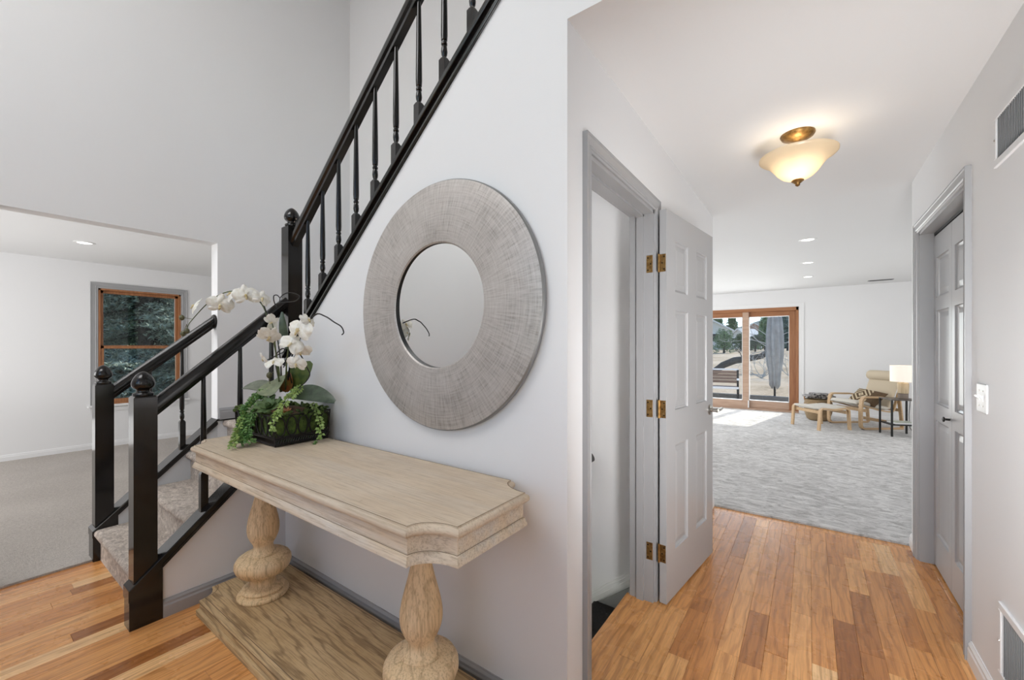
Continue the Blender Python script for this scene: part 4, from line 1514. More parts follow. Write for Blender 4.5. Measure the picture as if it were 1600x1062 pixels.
# upper spray arching left over the rails
stem_pts = path((440, 612, 2.16), (436, 580, 2.16), (430, 545, 2.15), (421, 508, 2.14), (412, 480, 2.13), (398, 464, 2.12), (380, 456, 2.12), (360, 455, 2.12), (340, 462, 2.12), (322, 476, 2.12), (305, 494, 2.12), (294, 508, 2.12), (291, 519, 2.12))
MB().tube(stem_pts, .0042, 7, taper=.0018).build('stem', 'stem', pl, True)
for u, v in ((284, 496), (292, 517), (286, 521)):
    mb = MB()
    mb.ball(at(u, v, 2.12), .0125, .0125, .0150, 2)
    mb.tube([at(u, v, 2.12), at(292 if v > 500 else 300, 506 if v > 500 else 498, 2.12)], .0014, 5)
    mb.build('bud', 'bud', pl, True)
flower(at(305, 478, 2.10), LEFT * .55 + TOC * .5 + UP * .35, .058, .4)
flower(at(344, 476, 2.09), TOC * .75 + RIGHT * .45 - UP * .25, .068, .15)
flower(at(362, 459, 2.11), UP * .5 + TOC * .6 + LEFT * .5, .060, .5)
flower(at(384, 461, 2.08), TOC * .75 + RIGHT * .55, .066, -.15)
flower(at(409, 466, 2.10), RIGHT * .9 + TOC * .5 + UP * .1, .055, .3)
flower(at(398, 464, 2.13), UP * .6 + TOC * .5, .045, .7)
# second and third stems: the lower group leans out into the room
MB().tube(path((446, 612, 2.16), (447, 582, 2.06), (449, 555, 1.95), (454, 528, 1.86), (462, 508, 1.82)), .0042, 7, taper=.0022).build('stem', 'stem', pl, True)
MB().tube(path((438, 612, 2.14), (434, 580, 2.05), (431, 550, 1.97), (428, 518, 1.92), (424, 500, 1.92)), .0038, 7, taper=.0022).build('stem', 'stem', pl, True)
flower(at(424, 503, 1.92), RIGHT * .6 - UP * .3 + TOC * .4, .045, 1.1)
flower(at(421, 525, 1.90), RIGHT * .4 + TOC * .45 - UP * .5, .060, .5)
flower(at(467, 515, 1.79), TOC * .9 + LEFT * .25 + UP * .1, .072, .2)
flower(at(481, 500, 1.80), RIGHT * .8 + UP * .5 + TOC * .2, .046, .2)
flower(at(455, 537, 1.80), TOC * .8 + UP * .35 + RIGHT * .3, .058, .6)
flower(at(470, 548, 1.84), TOC * .6 - UP * .5 + RIGHT * .2, .052, .1)
flower(at(412, 560, 1.93), LEFT * .5 + TOC * .4 - UP * .4, .042, .6)
flower(at(428, 566, 1.90), TOC * .5 + UP * .55, .048, -.3)
flower(at(463, 568, 1.90), TOC * .65 - UP * .25, .052, .2)
# curly dark twigs
TW = [((440, 612, 2.17), (438, 560, 2.17), (428, 500, 2.16), (420, 488, 2.15), (432, 475, 2.15), (449, 472, 2.15), (462, 470, 2.14), (468, 463, 2.14), (460, 458, 2.15), (447, 458, 2.16), (438, 465, 2.17), (437, 475, 2.17)),
      ((450, 600, 2.16), (455, 560, 2.06), (470, 520, 1.92), (492, 492, 1.78), (508, 494, 1.74), (522, 503, 1.72), (533, 510, 1.71), (537, 519, 1.70), (534, 523, 1.70)),
      ((458, 605, 2.17), (452, 575, 2.06), (466, 552, 1.96), (480, 575, 1.96), (484, 585, 1.98), (478, 596, 2.02), (466, 606, 2.08)),
      ((434, 605, 2.14), (446, 590, 2.12), (448, 580, 2.11), (446, 570, 2.11), (443, 574, 2.11)),
      ((432, 480, 2.16), (428, 470, 2.17), (428, 462, 2.18), (433, 461, 2.18), (437, 465, 2.17)),
      ((412, 476, 2.12), (415, 484, 2.11), (420, 496, 2.11)),
      ((437, 600, 2.10), (430, 560, 2.09), (440, 545, 2.08), (446, 548, 2.08), (430, 556, 2.08), (418, 562, 2.08)),
      ((446, 600, 2.12), (456, 560, 2.08), (460, 540, 2.07), (466, 560, 2.07))]
for tw in TW:
    MB().tube(path(*tw), .0034, 6, taper=.0024).build('twig', 'twig', pl, True)
mb = MB()
mb.tube(path((422, 600, 2.08), (421, 588, 2.07), (428, 580, 2.07)), .0018, 5)
mb.ball(at(421, 586, 2.07), .014, .014, .017, 2)
mb.build('bud', 'bud', pl, True)

# ================================================================== LIVING ROOM WINDOW
w1 = empty('window_1', (XW, (WY0 + WY1) / 2, WZ0), 'wooden double-hung window of the living room, blue spruce outside')
w1['kind'] = 'structure'
mb = MB()
f = .022
mb.box(XW - .14, XW + .004, WY0, WY0 + f, WZ0, WZ1); mb.box(XW - .14, XW + .004, WY1 - f, WY1, WZ0, WZ1)
mb.box(XW - .14, XW + .004, WY0, WY1, WZ1 - f, WZ1); mb.box(XW - .14, XW + .004, WY0, WY1, WZ0, WZ0 + f)
mb.build('window_frame', 'win_wood', w1)
zm = 1.335
for nm, za, zb, xo in (('upper_sash', zm - .02, WZ1 - f, XW - .085), ('lower_sash', WZ0 + f, zm + .02, XW - .045)):
    mb = MB()
    e = .036
    mb.box(xo, xo + .036, WY0 + f, WY0 + f + e, za, zb, .003); mb.box(xo, xo + .036, WY1 - f - e, WY1 - f, za, zb, .003)
    mb.box(xo, xo + .036, WY0 + f, WY1 - f, zb - e, zb, .003); mb.box(xo, xo + .036, WY0 + f, WY1 - f, za, za + e + .01, .003)
    o = mb.build(nm, 'win_wood', w1)
    MB().box(xo + .015, xo + .018, WY0 + f + e - .004, WY1 - f - e + .004, za + e, zb - e + .004).build('pane', 'glass', o)
casing('trim_5', 0, XW, 1, WY0, WY1, WZ1, 'grey casing around the living room window', w=.075, t=.016, z0=WZ0 - .03)
struct(MB().box(XW - .02, XW + .05, WY0 - .10, WY1 + .10, WZ0 - .028, WZ0, .004).box(XW, XW + .016, WY0 - .075, WY1 + .075, WZ0 - .085, WZ0 - .028).build('window_sill', 'white_trim'), 'white sill and apron under the living room window')
# tall entry window behind the viewer
w2 = empty('window_2', (-.9, YFR, 1.2), 'tall entry window behind the viewer')
w2['kind'] = 'structure'
mb = MB()
for x in (-2.2, -.93, .34): mb.box(x, x + .06, YFR - .1, YFR - .04, 1.2, 3.9)
for z in (1.2, 2.5, 3.84): mb.box(-2.2, .4, YFR - .1, YFR - .04, z, z + .06)
mb.build('window_frame', 'white_trim', w2)
MB().box(-2.2, .4, YFR - .075, YFR - .07, 1.2, 3.9).build('pane', 'glass', w2)

# ================================================================== SLIDING PATIO DOOR
SX0, SX1, SZ1 = -2.07, -.172, 2.155
sd = empty('door_3', ((SX0 + SX1) / 2, YF, 0), 'wood framed sliding glass patio door in the far wall of the family room')
sd['kind'] = 'structure'
mb = MB()
mb.box(SX0, SX0 + .04, YF - .01, YF + .15, .012, SZ1, .003)
mb.box(SX1 - .045, SX1, YF - .012, YF + .15, .012, SZ1, .003)
mb.build('door_jamb', 'win_wood', sd)
MB().box(SX0, SX1, YF - .012, YF + .15, SZ1 - .07, SZ1, .003).build('head', 'win_wood_h', sd)
MB().box(SX0, SX1, YF - .02, YF + .16, -.02, .045, .003).build('door_sill', 'win_wood_pale', sd)
def slider(xa, xb, yo, nm):
    st_, tp, bt = .115, .10, .155
    za, zb = .045, SZ1 - .07
    fr = MB()
    fr.box(xa, xa + st_, yo, yo + .045, za, zb, .003); fr.box(xb - st_, xb, yo, yo + .045, za, zb, .003)
    o = fr.build(nm, 'win_wood' if xb > -.5 else 'win_wood_pale', sd)
    MB().box(xa + st_, xb - st_, yo, yo + .045, zb - tp, zb, .003).build('top_rail', 'win_wood_h', o)
    MB().box(xa + st_, xb - st_, yo, yo + .045, za, za + bt, .003).build('bottom_rail', 'win_wood_pale', o)
    mb = MB()
    g = .010
    mb.box(xa + st_, xa + st_ + g, yo - .002, yo + .04, za + bt, zb - tp); mb.box(xb - st_ - g, xb - st_, yo - .002, yo + .04, za + bt, zb - tp)
    mb.box(xa + st_, xb - st_, yo - .002, yo + .04, za + bt, za + bt + g + .004); mb.box(xa + st_, xb - st_, yo - .002, yo + .04, zb - tp - g, zb - tp)
    mb.build('glazing_bead', 'white_trim', o)
    MB().box(xa + st_, xb - st_, yo + .02, yo + .024, za + bt, zb - tp).build('pane', 'glass', o)
slider(-1.165, SX1 - .045, YF + .055, 'fixed_panel')
slider(SX0 + .04, -1.05, YF + .005, 'sliding_panel')
MB().box(-1.064, -1.04, YF - .02, YF + .008, .05, .20, .003).build('door_stop', 'white_trim', sd)['label'] = 'white latch at the foot of the sliding panel'
casing('trim_6', 1, YF, -1, SX0, SX1, SZ1, 'white casing around the patio door', w=.085, t=.014, mat='white_trim')

# ================================================================== FAMILY ROOM FURNITURE
TH = atan2(-.76, .65)
CZ_ = .012
def arc(cx, cz, r, a0, a1, n=7):
    return [(cx + r * cos(radians(a0 + (a1 - a0) * i / n)), cz + r * sin(radians(a0 + (a1 - a0) * i / n))) for i in range(n + 1)]
# bentwood armchair, front towards local -Y
ac = empty('armchair', (.72, 9.08, CZ_), 'low bentwood armchair with cream canvas cushion and headrest roll in the corner', 'armchair', rz=TH)
CW = .60
cside = [(.34, .475)] + [(.05, .515)] + arc(-.24, .452, .07, 90, 170) + [(-.325, .30)] + arc(-.255, .085, .07, 185, 268) + [(.05, .013), (.40, .013)]
for s_ in (-1, 1):
    x = s_ * CW / 2
    MB().ribbon([(x, y, z) for y, z in cside], (1, 0, 0), .055, .026).build('arm_frame', 'birch', ac, True, local=True, angle=40)
    rail = [(-.31, .385), (-.2, .37), (.05, .30), (.20, .275)] + arc(.24, .345, .07, -80, 0, 5) + [(.40, .62), (.50, .88)]
    MB().ribbon([(s_ * (CW / 2 - .045), y, z) for y, z in rail], (1, 0, 0), .035, .022).build('seat_rail', 'birch', ac, True, local=True, angle=40)
    MB().ribbon([(s_ * (CW / 2 - .01), y, z) for y, z in [(.41, .02), (.395, .2), (.36, .46)]], (1, 0, 0), .05, .022).build('rear_post', 'birch', ac, True, local=True)
    MB().box(x - .022, x + .022, -.30, -.24, -.006, .004).build('foot_pad', 'black_metal', ac, local=True)
for y, z in ((-.20, .30), (.30, .09), (.40, .30)):
    MB().box(-CW / 2 + .03, CW / 2 - .03, y - .012, y + .012, z - .025, z + .025, .004).build('cross_rail', 'birch', ac, local=True)
def cushion_sweep(name, prof, w, th, mat, parent):
    mb = MB()
    pts = [Vector((0, y, z)) for y, z in prof]
    n = len(pts)
    rings = []
    S = 14
    for i, p in enumerate(pts):
        d = (pts[min(i + 1, n - 1)] - pts[max(i - 1, 0)]).normalized()
        nn = Vector((1, 0, 0)).cross(d).normalized()
        end = min(1, .35 + .65 * min(i, n - 1 - i) / 1.5) if 0 else (0.55 if i in (0, n - 1) else 1)
        ring = []
        for k in range(S):
            a = 2 * pi * k / S
            ca, sa = cos(a), sin(a)
            ring.append(mb.bm.verts.new(p + Vector((1, 0, 0)) * (w / 2 * math.copysign(abs(ca) ** .35, ca)) + nn * (th / 2 * end * math.copysign(abs(sa) ** .7, sa))))
        rings.append(ring)
    fs = []
    for A, B in zip(rings, rings[1:]):
        for k in range(S):
            fs.append(mb.bm.faces.new((A[k], A[(k + 1) % S], B[(k + 1) % S], B[k])))
    fs += [mb.bm.faces.new(rings[0]), mb.bm.faces.new(rings[-1])]
    bmesh.ops.recalc_face_normals(mb.bm, faces=fs)
    return mb.build(name, mat, parent, True, local=True, angle=70)
cushion_sweep('seat_cushion', [(-.345, .405), (-.33, .425), (-.2, .415), (0, .36), (.18, .325), (.25, .33)], .50, .075, 'linen', ac)
cushion_sweep('back_cushion', [(.225, .33), (.26, .40), (.32, .55), (.39, .74), (.45, .895), (.46, .92)], .50, .075, 'cream', ac)
mb = MB()
mb.lathe([(.04, -.25), (.075, -.245), (.082, -.22), (.082, .22), (.075, .245), (.04, .25)], 0, .395, .845, 20, 'X')
mb.build('headrest_roll', 'cream', ac, True, local=True, angle=60)
# patterned throw pillow resting on the seat
m = M('woven_pillow', (.1, .07, .045), .95)
t = NT(m)
p = t.obj()
sx = t.n('ShaderNodeSeparateXYZ')
t.l(p, sx.inputs[0])
dm = t.math('ADD', t.math('ABSOLUTE', t.math('ADD', sx.outputs[0], .07)), t.math('ABSOLUTE', sx.outputs[2]))
zz = t.math('PINGPONG', t.math('ADD', dm, t.math('MULTIPLY', t.math('PINGPONG', t.math('ADD', sx.outputs[0], sx.outputs[2]), .016), .5)), .034)
st_ = t.math('GREATER_THAN', zz, .0185)
side_ = t.math('LESS_THAN', sx.outputs[0], .075)
st_ = t.math('MULTIPLY', st_, side_)
n = t.noise(p, 120, 2)
dk = t.ramp(n, [(.3, (.065, .040, .020)), (.7, (.14, .088, .048))])
t.color(t.mix(st_, dk, (.56, .47, .32)))
MAT['pillow'] = m
pil = empty('throw_pillow', (.72, 8.99, CZ_ + .405), 'dark brown pillow with cream diamond pattern lying on the cream armchair', 'pillow', rz=TH + .10)
def pillow(name, w, h, th, mat, parent, tilt):
    mb = MB()
    N = 14
    T, B = [], []
    for i in range(N + 1):
        a, b = [], []
        for j in range(N + 1):
            u, v = -1 + 2 * i / N, -1 + 2 * j / N
            k = max(0, (1 - u ** 4) * (1 - v ** 4)) ** .55
            px = u * w / 2 * (1 - .07 * (1 - v * v) * 0 + .04 * abs(v)); pz = v * h / 2 * (1 + .04 * abs(u))
            a.append(mb.bm.verts.new((px, -th / 2 * k - .0008, pz))); b.append(mb.bm.verts.new((px, th / 2 * k + .0008, pz)))
        T.append(a); B.append(b)
    for R in (T, B):
        for i in range(N):
            for j in range(N):
                mb.bm.faces.new((R[i][j], R[i + 1][j], R[i + 1][j + 1], R[i][j + 1]))
    for i in range(N):
        for a, b, c, d in ((T[i][0], T[i + 1][0], B[i + 1][0], B[i][0]), (T[i][N], T[i + 1][N], B[i + 1][N], B[i][N]), (T[0][i], T[0][i + 1], B[0][i + 1], B[0][i]), (T[N][i], T[N][i + 1], B[N][i + 1], B[N][i])):
            mb.bm.faces.new((a, b, c, d))
    bmesh.ops.recalc_face_normals(mb.bm, faces=mb.bm.faces)
    o = mb.build(name, mat, parent, True, local=True, angle=80)
    o.rotation_euler = tilt
    return o
o = pillow('cover', .45, .31, .12, 'pillow', pil, (radians(-48), radians(6), 0))
o.location = (.02, .06, .085)
# ottoman of the same bentwood
ot = empty('ottoman', (.145, 8.56, CZ_), 'bentwood footstool with linen canvas top in front of the armchair', 'footstool', rz=TH)
for s_ in (-1, 1):
    x = s_ * .275
    pth = [(-.265, 0), (-.250, .20)] + arc(-.19, .29, .055, 175, 95) + [(0, .325)] + arc(.19, .29, .055, 85, 5) + [(.250, .20), (.265, 0)]
    MB().ribbon([(x, y, z) for y, z in pth], (1, 0, 0), .05, .024).build('leg_frame', 'birch', ot, True, local=True, angle=40)
for y in (-.21, .21):
    MB().box(-.275, .275, y - .011, y + .011, .255, .305, .003).build('cross_rail', 'birch', ot, local=True)
cushion_sweep('cushion', [(-.24, .335), (-.225, .345), (-.1, .335), (0, .328), (.1, .335), (.225, .345), (.24, .335)], .53, .055, 'linen', ot)
# black side table with two tiers
tbx = empty('side_table', (1.10, 8.45, CZ_), 'black metal side table with a lower shelf beside the cream armchair', 'side table', rz=radians(19.8))
hw, hd = .168, .152
for sx_ in (-1, 1):
    for sy in (-1, 1):
        MB().box(sx_ * hw - .010, sx_ * hw + .010, sy * hd - .010, sy * hd + .010, 0, .535).build('leg', 'black_metal', tbx, local=True)
MB().box(-hw - .012, hw + .012, -hd - .012, hd + .012, .535, .552, .002).build('tabletop', wood('dark_table_board', (.05, .04, .034), (.11, .09, .078), 0), tbx, local=True)
MB().box(-hw, hw, -hd, hd, .165, .182, .002).build('shelf', 'black_metal', tbx, local=True)
bk = empty('magazine', (1.12, 8.44, CZ_ + .182), 'pale green magazine pile on the lower shelf of the black side table', 'magazine', rz=radians(24))
MB().box(-.13, .13, -.10, .10, .0, .022, .002).build('pages', 'switch', bk, local=True)
MB().box(-.132, .132, -.102, .102, .022, .026, .001).build('magazine_cover', M('magazine_cover', (.50, .54, .46), .4), bk, local=True)
lm = empty('table_lamp', (1.145, 8.475, CZ_ + .552), 'small table lamp with a white drum shade and wooden block base', 'table lamp')
MB().lathe([(.054, 0), (.060, .004), (.060, .075), (.054, .078)], 0, 0, 0, 28).build('lower_base', 'taupe', lm, True, local=True, angle=40)
MB().lathe([(.056, .078), (.064, .082), (.068, .20), (.066, .235), (.05, .24), (.012, .242), (.01, .30)], 0, 0, 0, 28).build('lamp_base', wood('lamp_block_wood', (.44, .33, .20), (.60, .48, .31), 2), lm, True, local=True, angle=40)
sm = M('lamp_shade_linen', (.88, .82, .74), .9)
t = NT(sm)
t.b.inputs['Emission Color'].default_value = (1, .86, .72, 1)
t.b.inputs['Emission Strength'].default_value = .35
MB().lathe([(.150, .255), (.150, .495), (.147, .495), (.147, .255)], 0, 0, 0, 40, cap=False).build('lamp_shade', sm, lm, True, local=True, angle=40)
mb = MB(); mb.ball((0, 0, .36), .03, .03, .04)
mb.build('bulb', M('lamp_bulb', (1, .9, .75), .3, emit=(1, .85, .6), emit_s=10), lm, True, local=True)
mb = MB()
mb.tube([(1.19, 8.52, .57), (1.235, 8.60, .56), (1.25, 8.67, .50), (1.24, 8.69, .30), (1.25, 8.68, .10), (1.30, 8.66, .02)], .004, 6)
mb.build('lamp_cord', 'black_metal', lm, True)
# wicker basket with a folded throw behind the footstool
m = M('wicker', (.42, .30, .17), .8)
t = NT(m)
wv = t.n('ShaderNodeTexWave', wave_type='BANDS', bands_direction='Z')
wv.inputs['Scale'].default_value = 22
wv.inputs['Distortion'].default_value = 2
t.l(t.obj(), wv.inputs['Vector'])
t.color(t.ramp(wv.outputs['Fac'], [(.2, (.22, .14, .07)), (.6, (.48, .35, .2))]))
t.bump(wv.outputs['Fac'], .7, .01)
MAT['wicker'] = m
wb = empty('wicker_basket', (.13, 9.36, CZ_), 'round tan wicker basket behind the footstool', 'basket')
MB().lathe([(.13, 0), (.17, .03), (.205, .14), (.215, .28), (.20, .36), (.205, .375), (.195, .38), (.19, .36), (.20, .28), (.19, .14), (.15, .03)], 0, 0, 0, 36).build('basket_body', 'wicker', wb, True, local=True, angle=60)
for s_ in (-1, 1):
    MB().tube([(s_ * .20, -.06, .36), (s_ * .205, -.04, .42), (s_ * .205, .04, .42), (s_ * .20, .06, .36)], .011, 8).build('basket_handle', wood('cane', (.33, .17, .08), (.45, .26, .13), 1), wb, True, local=True)
m = M('patterned_throw', (.1, .1, .1), .95)
t = NT(m)
v = t.n('ShaderNodeTexVoronoi'); v.inputs['Scale'].default_value = 26
t.l(t.obj(), v.inputs['Vector'])
t.color(t.ramp(v.outputs['Distance'], [(.25, (.035, .033, .035)), (.5, (.13, .12, .12)), (.7, (.40, .38, .36))]))
tw = empty('folded_throw', (.15, 9.36, CZ_ + .40), 'dark grey patterned throw folded on top of the wicker basket', 'blanket', rz=.3)
for k, (a, b, z0, z1) in enumerate(((.23, .15, 0, .035), (.21, .16, .035, .065), (.19, .14, .065, .092))):
    mb = MB()
    mb.box(-a + .03 * k, a - .01 * k, -b, b, z0, z1, .014, 3)
    for vv_ in mb.bm.verts:
        vv_.co.z += .012 * sin(vv_.co.x * 21 + k) + .008 * sin(vv_.co.y * 24)
    mb.build('fold', m, tw, True, local=True, angle=70)

# ================================================================== OUTDOORS
def gz(x, y):
    z = -.16 + .001 * sin(x * 1.3) * 0
    if y > 13.4: z += (min(y, 46) - 13.4) * .036
    z += .05 * sin(x * .21) * sin(y * .17) * min(1, max(0, y - 14) / 10)
    return z
mg = M('dry_grass', (.5, .42, .3), 1.0, spec=.1)
t = NT(mg)
p = t.pos()
n1 = t.noise(p, .35, 5, .65)
n2 = t.noise(p, 9, 4, .7)
k_ = t.math('ADD', t.math('MULTIPLY', n1, .6), t.math('MULTIPLY', n2, .4))
t.color(t.ramp(k_, [(.32, (.30, .22, .14)), (.46, (.60, .46, .31)), (.66, (.80, .65, .48))]))
t.bump(n2, .5, .05)
mb = MB()
ys = [10.26, 11, 12, 13.4, 15, 18, 22, 27, 33, 40, 48, 58, 70, 90, 130, 200]
xs_ = [-60 + 4 * i for i in range(36)]
V = [[mb.bm.verts.new((x, y, gz(x, y) - (.02 if y < 13.4 else 0))) for y in ys] for x in xs_]
for i in range(len(xs_) - 1):
    for j in range(len(ys) - 1):
        mb.bm.faces.new((V[i][j], V[i + 1][j], V[i + 1][j + 1], V[i][j + 1]))
struct(mb.build('ground', mg, None, True), 'dry tan meadow rising behind the house')
mlawn = M('lawn', (.10, .13, .05), 1.0, spec=.1)
t = NT(mlawn)
t.color(t.ramp(t.noise(t.pos(), 5, 5, .7), [(.35, (.07, .085, .035)), (.65, (.22, .24, .11))]))
struct(MB().box(-40, XW - .14, -30, 10.2, -.3, -.2).build('ground', mlawn), 'shaded lawn outside the living room window')
pc = M('patio_concrete', (.62, .60, .57), .85)
t = NT(pc)
t.color(t.ramp(t.noise(t.pos(), 3, 5, .7), [(.3, (.50, .49, .47)), (.7, (.70, .69, .66))]))
MAT['concrete'] = pc
pat = struct(MB().box(-6, 3.5, YF + .15, 12.9, -.4, -.155).build('patio', 'subfloor'), 'pale concrete patio outside the sliding door')
for i in range(6):
    for j in range(2):
        MB().box(-6 + 1.58 * i + .01, -6 + 1.58 * (i + 1) - .01, YF + .16 + 1.36 * j + .01, YF + .16 + 1.36 * (j + 1) - .01, -.155, -.135, .006).build('slab', 'concrete', pat)
mt = wood('grey_timber', (.10, .095, .085), (.19, .18, .165), 0, .9)
tag(MB().box(-6, 3.6, 12.95, 13.12, -.2, .03, .012).build('timber_edging', mt), 'long weathered grey timber edging between patio and meadow', 'edging')
# closed patio umbrella
ub = at(1210.5, 626, 11.4)
um = empty('patio_umbrella', (ub.x, ub.y, -.135), 'closed grey patio umbrella standing on its base on the patio', 'umbrella')
MB().lathe([(.27, 0), (.27, .03), (.24, .05), (.05, .065), (.045, .13)], 0, 0, 0, 28).build('umbrella_base', 'black_metal', um, True, local=True)
MB().lathe([(.026, .06), (.026, 2.5)], 0, 0, 0, 12).build('pole', 'dark_metal', um, True, local=True)
mc = M('grey_canvas', (.34, .335, .32), .9)
t = NT(mc)
t.color(t.ramp(t.noise(t.obj(), 6, 3), [(.3, (.29, .285, .27)), (.7, (.40, .395, .38))]))
mb = MB()
rows = []
prof_u = [(.07, .36), (.11, .40), (.115, .62), (.13, .85), (.165, 1.1), (.185, 1.4), (.18, 1.8), (.16, 2.2), (.13, 2.5), (.06, 2.75), (.02, 2.8)]
for r, z in prof_u:
    rows.append([mb.bm.verts.new(((r * (1 + .22 * cos(8 * a + z)) * cos(a)), r * (1 + .22 * cos(8 * a + z)) * sin(a), z + (.05 * cos(8 * a) if z < .5 else 0))) for a in [2 * pi * i / 64 for i in range(64)]])
for A, B in zip(rows, rows[1:]):
    for i in range(64):
        mb.bm.faces.new((A[i], A[(i + 1) % 64], B[(i + 1) % 64], B[i]))
bmesh.ops.recalc_face_normals(mb.bm, faces=mb.bm.faces)
mb.build('folded_canopy', mc, um, True, local=True, angle=80)
mb = MB(); mb.lathe([(.185, 1.0), (.19, 1.02), (.185, 1.04)], 0, 0, 0, 24, cap=False)
# slatted garden bench, seen at its end beyond the door leaf
bpos = at(1122, 620, 11.2)
be = empty('garden_bench', (bpos.x - .35, bpos.y, -.135), 'brown slatted garden bench with white rails beyond the patio door', 'bench', rz=radians(8))
mw = wood('bench_slat_wood', (.19, .12, .085), (.30, .21, .16), 0, .8)
for i in range(4):
    MB().box(-.8, .8, .20, .225, .50 + .085 * i, .575 + .085 * i, .006).build('back_slat', mw, be, local=True)
for i in range(4):
    MB().box(-.8, .8, -.22 + .10 * i, -.13 + .10 * i, .40, .425, .006).build('seat_slat', mw, be, local=True)
MB().box(-.84, .84, .19, .235, .845, .89, .008).build('top_rail', 'white_trim', be, local=True)
MB().box(-.84, .84, -.24, -.215, .37, .43, .008).build('front_rail', 'white_trim', be, local=True)
for x in (-.82, .82):
    MB().box(x - .025, x + .025, .19, .235, 0, .86).build('leg', 'black_metal', be, local=True)
    MB().box(x - .025, x + .025, -.235, -.19, 0, .40).build('leg', 'black_metal', be, local=True)
    MB().box(x - .03, x + .03, -.24, .22, .60, .63, .006).build('armrest', 'white_trim', be, local=True)
# fallen dead trunk
mbark = M('dead_bark', (.13, .12, .105), .95)
t = NT(mbark)
nb = t.noise(t.mapping(t.pos(), (3, 3, 3)), 4, 5, .7)
t.color(t.ramp(nb, [(.3, (.028, .023, .018)), (.7, (.15, .125, .10))]))
t.bump(nb, .8, .05)
MAT['bark'] = mbark
td = 19.0
tp_ = [at(1085, 600, td), at(1112, 584, td), at(1130, 570, td), at(1148, 563, td), at(1170, 560, td), at(1190, 556, td + .1), at(1206, 545, td + .2), at(1213, 534, td + .3), at(1216, 518, td + .4)]
ft = empty('dead_tree', (tp_[0].x, tp_[0].y, gz(tp_[0].x, tp_[0].y)), 'grey dead leaning tree trunk with bare white branches in the meadow', 'tree')
MB().tube(tp_, [.17, .16, .15, .16, .14, .13, .12, .09, .05], 10).build('trunk', 'bark', ft, True)
mbr = M('bleached_branch', (.50, .48, .44), .9)
rb = random.Random(11)
def branchy(p, d, L, r, depth, out):
    pts = [p]
    q = Vector(p)
    dd = Vector(d).normalized()
    n = 5
    for i in range(n):
        dd = (dd + Vector((rb.uniform(-.4, .4), rb.uniform(-.2, .2), rb.uniform(-.35, .35)))).normalized()
        q = q + dd * (L / n)
        pts.append(q)
        if depth and i >= 1 and rb.random() < .75:
            branchy(q, dd + Vector((rb.uniform(-1, 1), rb.uniform(-.3, .3), rb.uniform(-.5, .9))), L * .55, r * .55, depth - 1, out)
    out.append((pts, r))
for i, (u, v, dd, L) in enumerate(((1205, 545, (-1, .1, .35), 1.3), (1208, 540, (-1, .1, .75), 1.5), (1212, 532, (-.6, .2, .9), 1.2), (1207, 548, (-1, 0, -.1), 1.1), (1214, 528, (1, .1, .5), 1.1), (1212, 536, (1, 0, -.1), 1.0), (1160, 560, (-.35, 0, 1), .7), (1168, 559, (-.6, 0, 1), .55))):
    segs = []
    branchy(at(u, v, td + .1), Vector(dd), L, .022, 2, segs)
    mb = MB()
    for pts, r in segs:
        mb.tube(pts, r, 5, taper=r * .4)
    mb.build('branch', mbr if i < 6 else 'bark', ft, True)
for nm, u, v, L in (('dead_shrub', 1190, 580, .8), ('dead_shrub', 1236, 578, .9)):
    d_ = 17.0
    b0 = at(u, v, d_)
    b0.z = gz(b0.x, b0.y)
    sh = empty(nm, b0, 'bleached bare brushwood lying in the meadow ' + ('left' if u < 1200 else 'right') + ' of the closed umbrella', 'brushwood')
    segs = []
    for k in range(9):
        branchy(b0, Vector((rb.uniform(-1, 1), rb.uniform(-.4, .4), rb.uniform(.2, .9))), L, .018, 2, segs)
    mb = MB()
    for pts, r in segs: mb.tube(pts, r, 4, taper=r * .4)
    mb.build('branch', mbr, sh, True)

def foliage_mat(name, a, b):
    m = M(name, a, .8, spec=.2)
    t = NT(m)
    n = t.noise(t.pos(), 3.0, 4, .7)
    t.color(t.ramp(n, [(.3, a), (.7, b)]))
    return m
FM = [foliage_mat('pine_foliage', (.05, .085, .035), (.17, .24, .10)), foliage_mat('juniper_foliage', (.09, .15, .075), (.28, .38, .20)), foliage_mat('blue_spruce_foliage', (.06, .095, .08), (.22, .29, .26)), foliage_mat('grey_shrub_foliage', (.08, .10, .07), (.24, .27, .2))]
def leafcloud(mb, c, rx, ry, rz_, n, size, rr):
    for i in range(n):
        while True:
            q = Vector((rr.uniform(-1, 1), rr.uniform(-1, 1), rr.uniform(-1, 1)))
            if q.length < 1: break
        q = q * (.55 + .45 * rr.random()) / max(.3, q.length) if rr.random() < .7 else q
        p = Vector(c) + Vector((q.x * rx, q.y * ry, q.z * rz_))
        a = Vector((rr.uniform(-1, 1), rr.uniform(-1, 1), rr.uniform(-1, 1))).normalized() * size
        b = Vector((rr.uniform(-1, 1), rr.uniform(-1, 1), rr.uniform(-1, 1))).normalized() * size
        mb.tri(p - a * .5, p + a * .5, p + b)
